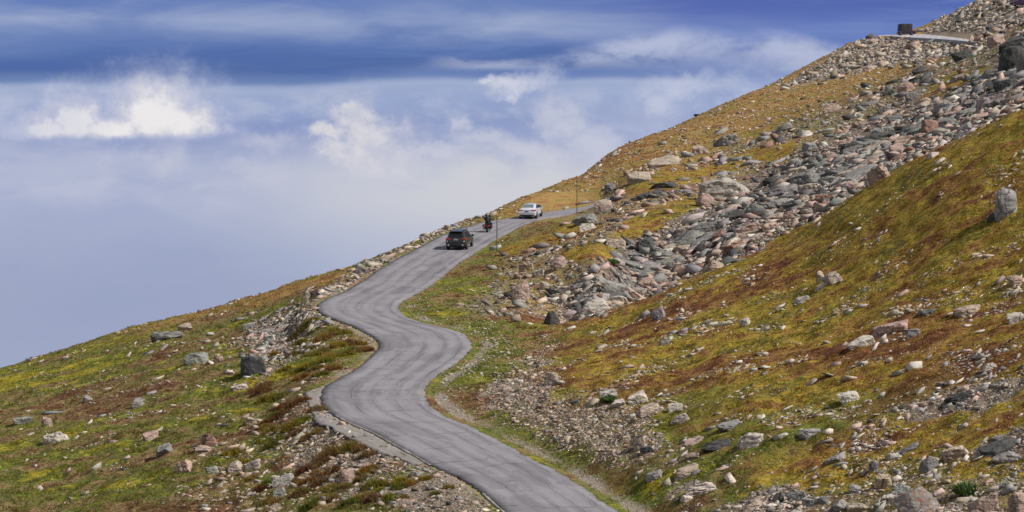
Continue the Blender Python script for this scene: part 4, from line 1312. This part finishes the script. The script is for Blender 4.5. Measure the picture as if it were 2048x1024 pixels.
# --- motorcycle
d = plane_d(464.5)
bx = (977 - CX) / F * d
MB = empty('motorcycle', (bx, d + .75, plane_z(d + .75) + .01)); MB.rotation_euler = (PITCH, 0, R(-9))
tag(MB, 'black touring motorcycle with two red rear lights carrying two riders', 'motorcycle')
for nm, y, r, w in (('rear', -.75, .33, .17), ('front', .88, .33, .12)):
    bm = bmesh.new()
    for a, b, r1, r2 in ((-w / 2, -w * .3, r * .86, r), (-w * .3, w * .3, r, r), (w * .3, w / 2, r, r * .86)):
        add_cyl(bm, (a, y, r), (b, y, r), r1, r2, 24)
    t = bm_obj('wheel', bm, M_rubber, MB, 40)
    cyl_part('rim', M_rim, t, [((-w / 2 - .01, y, r), (w / 2 + .01, y, r), r * .62, r * .62, 20)])
box_part('frame', M_black, MB, [((0, .1, .45), (.30, .75, .38), .06), ((0, -.35, .62), (.2, .6, .12), .03)])
cyl_part('fork', M_chrome, MB, [((.11, .88, .33), (.11, .55, .98), .03, .03, 8), ((-.11, .88, .33), (-.11, .55, .98), .03, .03, 8)])
box_part('fuel_tank', M_black, MB, [((0, .25, .84), (.34, .55, .26), .09)])
box_part('saddle', M_cloth, MB, [((0, -.18, .76), (.36, .5, .12), .05), ((0, -.55, .82), (.34, .36, .12), .05)])
box_part('rear_fender', M_black, MB, [((0, -.86, .62), (.22, .55, .20), .07), ((0, -1.05, .48), (.20, .2, .26), .05)])
for s in (-1, 1):
    box_part('saddlebag', M_black, MB, [((s * .33, -.72, .56), (.24, .62, .40), .06)])
    box_part('tail_light', M_redlit, MB, [((s * .20, -1.06, .66), (.13, .06, .10), .025)])
    cyl_part('mirror', M_black, MB, [((s * .36, .48, 1.08), (s * .46, .44, 1.22), .012, .012, 6), ((s * .46, .43, 1.22), (s * .46, .46, 1.23), .07, .07, 12)])
    cyl_part('exhaust_pipe', M_chrome, MB, [((s * .24, .1, .3), (s * .26, -1.1, .3), .045, .055, 12)])
cyl_part('handlebar', M_black, MB, [((-.42, .40, 1.06), (-.15, .56, 1.02), .02, .02, 8), ((-.15, .56, 1.02), (.15, .56, 1.02), .02, .02, 8), ((.15, .56, 1.02), (.42, .40, 1.06), .02, .02, 8)])
box_part('number_plate', M_white, MB, [((-.34, -1.05, .50), (.16, .02, .12), .004)])
box_part('headlight', M_chrome, MB, [((0, .68, .92), (.2, .16, .2), .06)])
# --- riders: one continuous skinned body each
dg = None


def rider(name_label, cat_group, seat, lean, hands, head_dx, feet_y):
    J = {}
    sx, sy, sz = seat
    J['pelvis'] = (sx, sy, sz + .10, .15)
    J['waist'] = (sx, sy + .05 * lean, sz + .28, .14)
    J['chest'] = (sx + head_dx * .5, sy + .12 * lean, sz + .48, .165)
    J['neck'] = (sx + head_dx * .9, sy + .17 * lean, sz + .64, .06)
    J['head'] = (sx + head_dx, sy + .20 * lean, sz + .74, .085)
    J['crown'] = (sx + head_dx, sy + .20 * lean, sz + .84, .08)
    E = [('pelvis', 'waist'), ('waist', 'chest'), ('chest', 'neck'), ('neck', 'head'), ('head', 'crown')]
    for s, k in ((-1, 'l'), (1, 'r')):
        hx, hy, hz = hands[k]
        J['sh' + k] = (sx + head_dx * .5 + s * .19, sy + .13 * lean, sz + .55, .075)
        J['el' + k] = ((sx + s * .30) * .5 + hx * .5 + s * .06, (sy + .13 * lean) * .5 + hy * .5 - .04, (sz + .55) * .45 + hz * .55 - .06, .052)
        J['wr' + k] = (hx, hy - .06, hz + .01, .036)
        J['pa' + k] = (hx, hy + .02, hz + .005, .034)
        E += [('chest', 'sh' + k), ('sh' + k, 'el' + k), ('el' + k, 'wr' + k), ('wr' + k, 'pa' + k)]
        J['hi' + k] = (sx + s * .13, sy + .03, sz + .06, .095)
        J['kn' + k] = (sx + s * .27, sy + .38, sz + .02, .07)
        J['an' + k] = (sx + s * .25, feet_y - .06, .30, .045)
        J['to' + k] = (sx + s * .26, feet_y + .14, .26, .04)
        E += [('pelvis', 'hi' + k), ('hi' + k, 'kn' + k), ('kn' + k, 'an' + k), ('an' + k, 'to' + k)]
        # five fingers of unequal length curled forward and down round the grip
        for q, (fx, ln) in enumerate(((-.032, .052), (-.011, .062), (.011, .065), (.032, .058))):
            J[f'f{k}{q}'] = (hx + fx, hy + .05, hz + .018, .011)
            J[f'g{k}{q}'] = (hx + fx, hy + .05 + ln * .5, hz - .012, .010)
            J[f'h{k}{q}'] = (hx + fx, hy + .04 + ln * .3, hz - .042, .008)
            E += [('pa' + k, f'f{k}{q}'), (f'f{k}{q}', f'g{k}{q}'), (f'g{k}{q}', f'h{k}{q}')]
        J['t' + k] = (hx - s * .05, hy - .01, hz - .02, .012); J['u' + k] = (hx - s * .045, hy + .035, hz - .045, .009)
        E += [('wr' + k, 't' + k), ('t' + k, 'u' + k)]
    names = list(J)
    me = bpy.data.meshes.new('person')
    me.from_pydata([J[q][:3] for q in names], [(names.index(a), names.index(b)) for a, b in E], [])
    tmp = bpy.data.objects.new('person_tmp', me); col.objects.link(tmp)
    tmp.modifiers.new('skin', 'SKIN')
    sv = me.skin_vertices[0].data
    for i, q in enumerate(names): sv[i].radius = (J[q][3], J[q][3]); sv[i].use_root = (q == 'pelvis')
    ss = tmp.modifiers.new('sub', 'SUBSURF'); ss.levels = 1; ss.render_levels = 1
    bpy.context.view_layer.update()
    ev = tmp.evaluated_get(bpy.context.evaluated_depsgraph_get())
    m2 = bpy.data.meshes.new_from_object(ev)
    bpy.data.objects.remove(tmp)
    m2.materials.clear()
    m2.polygons.foreach_set('use_smooth', [True] * len(m2.polygons))
    o = link('person', m2, M_cloth)
    o.location = MB.location; o.rotation_euler = MB.rotation_euler
    tag(o, name_label, 'person', cat_group)
    hx, hy, hz = J['head'][:3]
    bm = bmesh.new(); bmesh.ops.create_uvsphere(bm, u_segments=18, v_segments=12, radius=1.0)
    for v in bm.verts:
        v.co = Vector((v.co.x * .13 + hx, v.co.y * .155 + hy, v.co.z * .145 + hz + .04))
    hm = bm_obj('helmet', bm, M_helmet, o, 60)
    box_part('visor', M_glass, hm, [((hx, hy + .14, hz + .05), (.17, .05, .08), .02)])
    box_part('face', M_skin, o, [((hx, hy + .10, hz - .04), (.11, .10, .09), .03), ((hx, hy + .155, hz - .02), (.03, .03, .04), .01)])
    return o


rider('person in black jacket and helmet steering the motorcycle, arms out to the bars', 'motorcycle riders', (0.03, -.12, .80), 1.0, {'l': (-.40, .38, 1.10), 'r': (.40, .38, 1.10)}, .07, .35)
rider('person in black jacket riding behind the driver, hands at the driver waist', 'motorcycle riders', (-.02, -.52, .87), .8, {'l': (-.20, -.16, 1.06), 'r': (.22, -.16, 1.06)}, -.13, -.05)

# --- snow poles
for px, base, top, cat, lab in ((994, 503, 431, 'marker pole', 'grey snow pole with orange caps beside the motorcycle'), (1154, 428, 352, 'marker pole', 'tall dark snow pole standing beyond the silver sedan')):
    d0 = min(hit(px, base), plane_d(base))
    hgt = (base - top) * d0 / F
    gx_ = (px - CX) / F * d0
    p = empty('snow_pole', (gx_, d0, ground(px, d0)))
    tag(p, lab, cat, 'snow poles along the road')
    cyl_part('pole', M_pole, p, [((0, 0, -.4), (0, 0, hgt), .05, .044, 10)])
    cyl_part('reflector_band', M_orange, p, [((0, 0, hgt - .02), (0, 0, hgt + .10), .066, .066, 10)])
    cyl_part('reflector_band', M_orange, p, [((0, 0, hgt * .30), (0, 0, hgt * .30 + .16), .07, .07, 10)])

# ------------------------------------------------------------------ sky
def build_world():
    w = bpy.data.worlds.new('World'); scene.world = w; w.use_nodes = True
    nt = w.node_tree; n = NT(nt)
    for q in list(nt.nodes): nt.nodes.remove(q)
    out = n.node('ShaderNodeOutputWorld')
    sky = n.node('ShaderNodeTexSky', sky_type='NISHITA'); sky.sun_disc = False
    sky.sun_elevation = SUN_EL; sky.sun_rotation = SUN_AZ; sky.altitude = 3800
    bA = n.node('ShaderNodeBackground'); bA.inputs[1].default_value = .07; n.lk(sky.outputs[0], bA.inputs[0])
    g = n.x(n.node('ShaderNodeTexCoord').outputs['Generated'])
    dx, dy, dz = n.sep(g)
    dyc = dy.max(.08)
    u = dx / dyc * 4.817 + 1.024
    v = .3 - dz / dyc * 4.817
    S = srgb
    soft = n.noise(n.xyz(u * 1.2, v * 5, 0), 1.6, 5, .55)
    # wavy edge of the blue deck: lifts towards the right
    vv = v + u.sm(.55, .85) * .014 + (soft - .5) * .035 + u.sm(1.0, 1.6) * .0
    big_n = n.noise(n.xyz(u * .9, v * 2.2, 14), 2.4, 5, .58, .25)
    mid_n = n.noise(n.xyz(u * 1.0, v * 1.7, 40), 7.0, 6, .60, .25)
    r0 = [(-.10, S(94, 118, 186)), (.0, S(92, 120, 188)), (.05, S(108, 131, 190)), (.085, S(90, 118, 182)), (.112, S(70, 103, 172)), (.140, S(74, 104, 168)), (.162, S(104, 129, 184)), (.182, S(156, 168, 206)), (.205, S(148, 163, 208)),
          (.25, S(132, 150, 200)), (.285, S(148, 161, 204)), (.33, S(160, 171, 208)), (.45, S(167, 176, 209)), (.60, S(163, 172, 207)), (.9, S(170, 178, 208))]
    c = n.ramp((vv + .1), [(p + .1, k) for p, k in r0])
    # uneven brightness of the vapour
    c = n.mix(big_n.sm(.48, .68) * v.sm(.16, .24) * .6, c, S(188, 193, 216))
    c = n.mix(big_n.sm(.48, .28) * v.sm(.17, .25) * .55, c, S(136, 152, 198))
    c = n.mix(mid_n.sm(.48, .70) * v.sm(.16, .20) * (1.0 - v.sm(.34, .5)) * .45, c, S(196, 200, 220))
    # right-hand blue
    c = n.mix(u.sm(1.0, 1.45) * (1.0 - v.sm(.06, .14)), c, n.mix(v.sm(.0, .09), S(72, 96, 178), S(96, 122, 196)))
    # pale veils in the upper left
    st = n.noise(n.xyz(u * 1.1, v * 5.0, 3), 2.2, 6, .58, .35)
    veil = (st + (.05 - (v - .034 - u * .012).abs()) * 6.0).sm(.48, .98) * (1.0 - v.sm(.075, .115)) * (1.0 - u.sm(1.0, 1.5) * .8)
    c = n.mix(veil * .95, c, S(162, 172, 209))
    st2 = n.noise(n.xyz(u * 1.0, v * 9, 9), 2.6, 5, .6, .3)
    c = n.mix(st2.sm(.48, .75) * (1.0 - v.sm(.13, .17)) * .45, c, S(116, 141, 202))
    c = n.mix(st2.sm(.45, .30) * v.sm(.05, .1) * (1.0 - v.sm(.145, .17)) * .55, c, S(62, 96, 172))
    # brighter left shoulder of the deck
    c = n.mix((1.0 - u.sm(.0, .22)) * v.sm(.04, .08) * (1.0 - v.sm(.09, .13)) * .5 * st.sm(.35, .6), c, S(128, 150, 202))
    c = n.mix((1.0 - ((vv - .176).abs() / .010).sm(.1, 1.2)) * .35, c, S(178, 188, 222))
    # bright lenticular band at right
    wv = n.noise(n.xyz(u * 2.2, v * 4.5, 5), 2.4, 6, .62, .3)
    cen = .130 - u.sm(.95, 1.42) * .036 + u.sm(1.5, 1.75) * .035
    dv = v - cen + (wv - .5) * .045
    thick = .009 + u.sm(1.0, 1.35) * .013
    bandm = (1.0 - (dv.abs() / thick).sm(.2, 2.0)) * u.sm(.80, 1.02)
    low = dv.sm(.0, .03) * (1.0 - dv.sm(.06, .14)) * u.sm(1.1, 1.5)
    c = n.mix(low * .75, c, n.mix(wv.sm(.38, .66), S(136, 151, 204), S(184, 189, 219)))
    c = n.mix(bandm * wv.sm(.22, .62) * .85, c, S(192, 194, 223))
    c = n.mix((1.0 - ((v - .148 + (wv - .5) * .02).abs() / .010).sm(.3, 1.8)) * u.sm(.75, 1.0) * (1.0 - u.sm(1.25, 1.5)) * .6, c, S(98, 121, 187))
    c = n.mix(u.sm(.95, 1.5) * v.sm(.15, .2) * .65, c, n.mix(mid_n.sm(.36, .66), S(136, 152, 203), S(186, 192, 220)))
    # bright vapour bank low in the middle
    top = .292 + (mid_n - .5) * .17 + (big_n - .5) * .06
    bank = (v - top).sm(-.012, .075) * u.sm(.34, .72)
    c = n.mix(bank * (1.0 - v.sm(.38, .58) * .7), c, n.mix(u.sm(.5, 1.0), S(192, 196, 215), S(209, 209, 217)))
    c = n.mix(v.sm(.4, .52) * u.sm(.3, .7) * .45, c, S(172, 185, 215))
    c = n.mix(1.0 - v.sm(.13, .30) * .82, c, (.93, 1.0, .985), 'MULTIPLY')
    hs = n.node('ShaderNodeHueSaturation'); hs.inputs['Saturation'].default_value = .91; n.lk(c, hs.inputs['Color']); c = n.x(hs.outputs[0])
    # cumulus
    cn = n.noise(n.xyz(u, v * 1.15, 2), 12.0, 8, .62, .3)
    cn2 = n.noise(n.xyz(u, v, 8), 38.0, 5, .62, .2)
    wu = n.noise(n.xyz(u, v, 21), 8.0, 6, .6); wv2 = n.noise(n.xyz(u, v, 33), 8.0, 6, .6)
    wu2 = n.noise(n.xyz(u, v, 51), 26.0, 5, .62); wv3 = n.noise(n.xyz(u, v, 63), 26.0, 5, .62)
    pu = u + (wu - .5) * .13 + (wu2 - .5) * .045; pv = v + (wv2 - .5) * .10 + (wv3 - .5) * .04
    def puff(lst, base=None, amp=1.0):
        m = None
        for (cu, cv, ru, rv) in lst:
            a1 = (pu - cu) / ru; a2 = (pv - cv) / rv
            e = 1.0 - (a1 * a1 + a2 * a2).sqrt()
            m = e if m is None else m.max(e)
        m = m + (cn - .5) * amp + (cn2 - .5) * .65
        if base is not None: m = m - (v + (cn - .5) * .03 + (wu2 - .5) * .012).sm(base - .020, base + .012) * 1.3
        return m
    shade = n.mix(mid_n.sm(.40, .62), S(204, 205, 219), S(238, 234, 234))
    pu0, pv0 = pu, pv
    pu = u + (wu - .5) * .07 + (wu2 - .5) * .06; pv = v + (wv2 - .5) * .06 + (wv3 - .5) * .05
    big = puff([(.315, .232, .105, .080), (.365, .245, .085, .062), (.225, .262, .09, .035), (.145, .245, .060, .060), (.085, .26, .06, .04)], .283)
    pu, pv = pu0, pv0
    c = n.mix(big.sm(-.9, .35) * .55, c, S(184, 191, 219))
    c = n.mix(big.sm(-.30, .68) * (.88 - (1.0 - u.sm(.12, .26)) * .25), c, n.mix(big.sm(.2, .8), n.mix(.5, shade, S(216, 215, 224)), S(246, 242, 240)))
    c = n.mix(puff([(-.01, .235, .06, .06), (.03, .26, .05, .03)], .287).sm(-.4, .8) * .6, c, S(192, 199, 223))
    mid = puff([(.715, .245, .045, .050), (.745, .290, .085, .050), (.765, .325, .11, .045), (.655, .262, .05, .016), (.69, .30, .07, .035), (.70, .222, .025, .022)])
    c = n.mix(mid.sm(-.9, .4) * .35, c, S(190, 195, 216))
    c = n.mix(mid.sm(-.2, .65) * .85 * (1.0 - v.sm(.31, .385)), c, n.mix(cn.sm(.38, .62), S(200, 202, 217), S(224, 221, 225)))
    m2 = puff([(1.115, .222, .042, .042), (1.13, .258, .035, .03), (.925, .245, .02, .02), (.96, .280, .06, .024), (1.06, .30, .10, .03), (1.19, .305, .09, .035), (.88, .30, .06, .02)])
    c = n.mix(m2.sm(-.35, .85) * .65, c, S(206, 208, 222))
    m3 = puff([(1.02, .173, .045, .020), (.985, .168, .02, .012)], None, .7)
    c = n.mix(m3.sm(-.35, .8) * .75, c, S(218, 219, 231))
    m4 = puff([(1.312, .194, .032, .028), (1.36, .165, .06, .022), (1.08, .16, .06, .02)], None, .9)
    c = n.mix(m4.sm(-.4, .9) * .5, c, S(210, 214, 230))
    m5 = puff([(.525, .350, .055, .035), (.32, .325, .04, .03), (.335, .315, .03, .04), (.52, .285, .06, .02), (.50, .335, .05, .02)], None, .8)
    c = n.mix(m5.sm(-.6, 1.1) * .55, c, S(202, 204, 219))
    hz = (v.sm(.26, .40) * u.sm(.3, 1.0) * .30)
    c = n.mix(hz, c, S(205, 206, 212))
    c = n.mix(v.sm(.36, .62) * (1.0 - u.sm(.5, .95)) * .8, c, S(156, 166, 196))
    bB = n.node('ShaderNodeBackground'); n.lk(c, bB.inputs[0]); bB.inputs[1].default_value = .97 / 2 ** .15
    front = dy.sm(.35, .75) * (1.0 - dz.sm(.18, .45))
    # clouds over the rest of the dome: paler broken deck on the open sky
    dk = n.noise(n.xyz(dx * 1.6, dy * 1.6, dz * 3.2), 2.2, 5, .6)
    bC = n.node('ShaderNodeBackground'); n.lk(n.ramp(dk, [(.35, S(160, 168, 196)), (.5, S(205, 208, 216)), (.7, S(244, 242, 240))]), bC.inputs[0]); bC.inputs[1].default_value = .52
    mA = n.node('ShaderNodeMixShader'); n.lk(dk.sm(.26, .44) * .93, mA.inputs[0]); n.lk(bA.outputs[0], mA.inputs[1]); n.lk(bC.outputs[0], mA.inputs[2])
    mB = n.node('ShaderNodeMixShader'); n.lk(front, mB.inputs[0]); n.lk(mA.outputs[0], mB.inputs[1]); n.lk(bB.outputs[0], mB.inputs[2])
    n.lk(mB.outputs[0], out.inputs[0])


SUN_DIR = Vector((.74, -.22, .78)).normalized()          # towards the sun
SUN_EL = math.asin(SUN_DIR.z)
SUN_AZ = math.atan2(SUN_DIR.x, SUN_DIR.y)
build_world()
sl = bpy.data.lights.new('sun', 'SUN'); sl.energy = 5.0; sl.angle = R(2); sl.color = (1.0, .95, .88)
so = bpy.data.objects.new('sun', sl); col.objects.link(so)
so.rotation_euler = SUN_DIR.to_track_quat('Z', 'Y').to_euler()

cam = bpy.data.cameras.new('camera')
cam.sensor_width = 36; cam.lens = 36 * F / 2048; cam.shift_y = -(512 - HY) / 2048
cam.clip_start = .5; cam.clip_end = 20000
co = bpy.data.objects.new('camera', cam); col.objects.link(co)
co.location = (0, 0, 0); co.rotation_euler = (R(90), 0, 0)
scene.camera = co
scene.view_settings.view_transform = 'Standard'
scene.view_settings.look = 'None'
scene.view_settings.exposure = 0.15
scene.render.film_transparent = False
scene.cycles.max_bounces = 5
scene.cycles.use_denoising = True
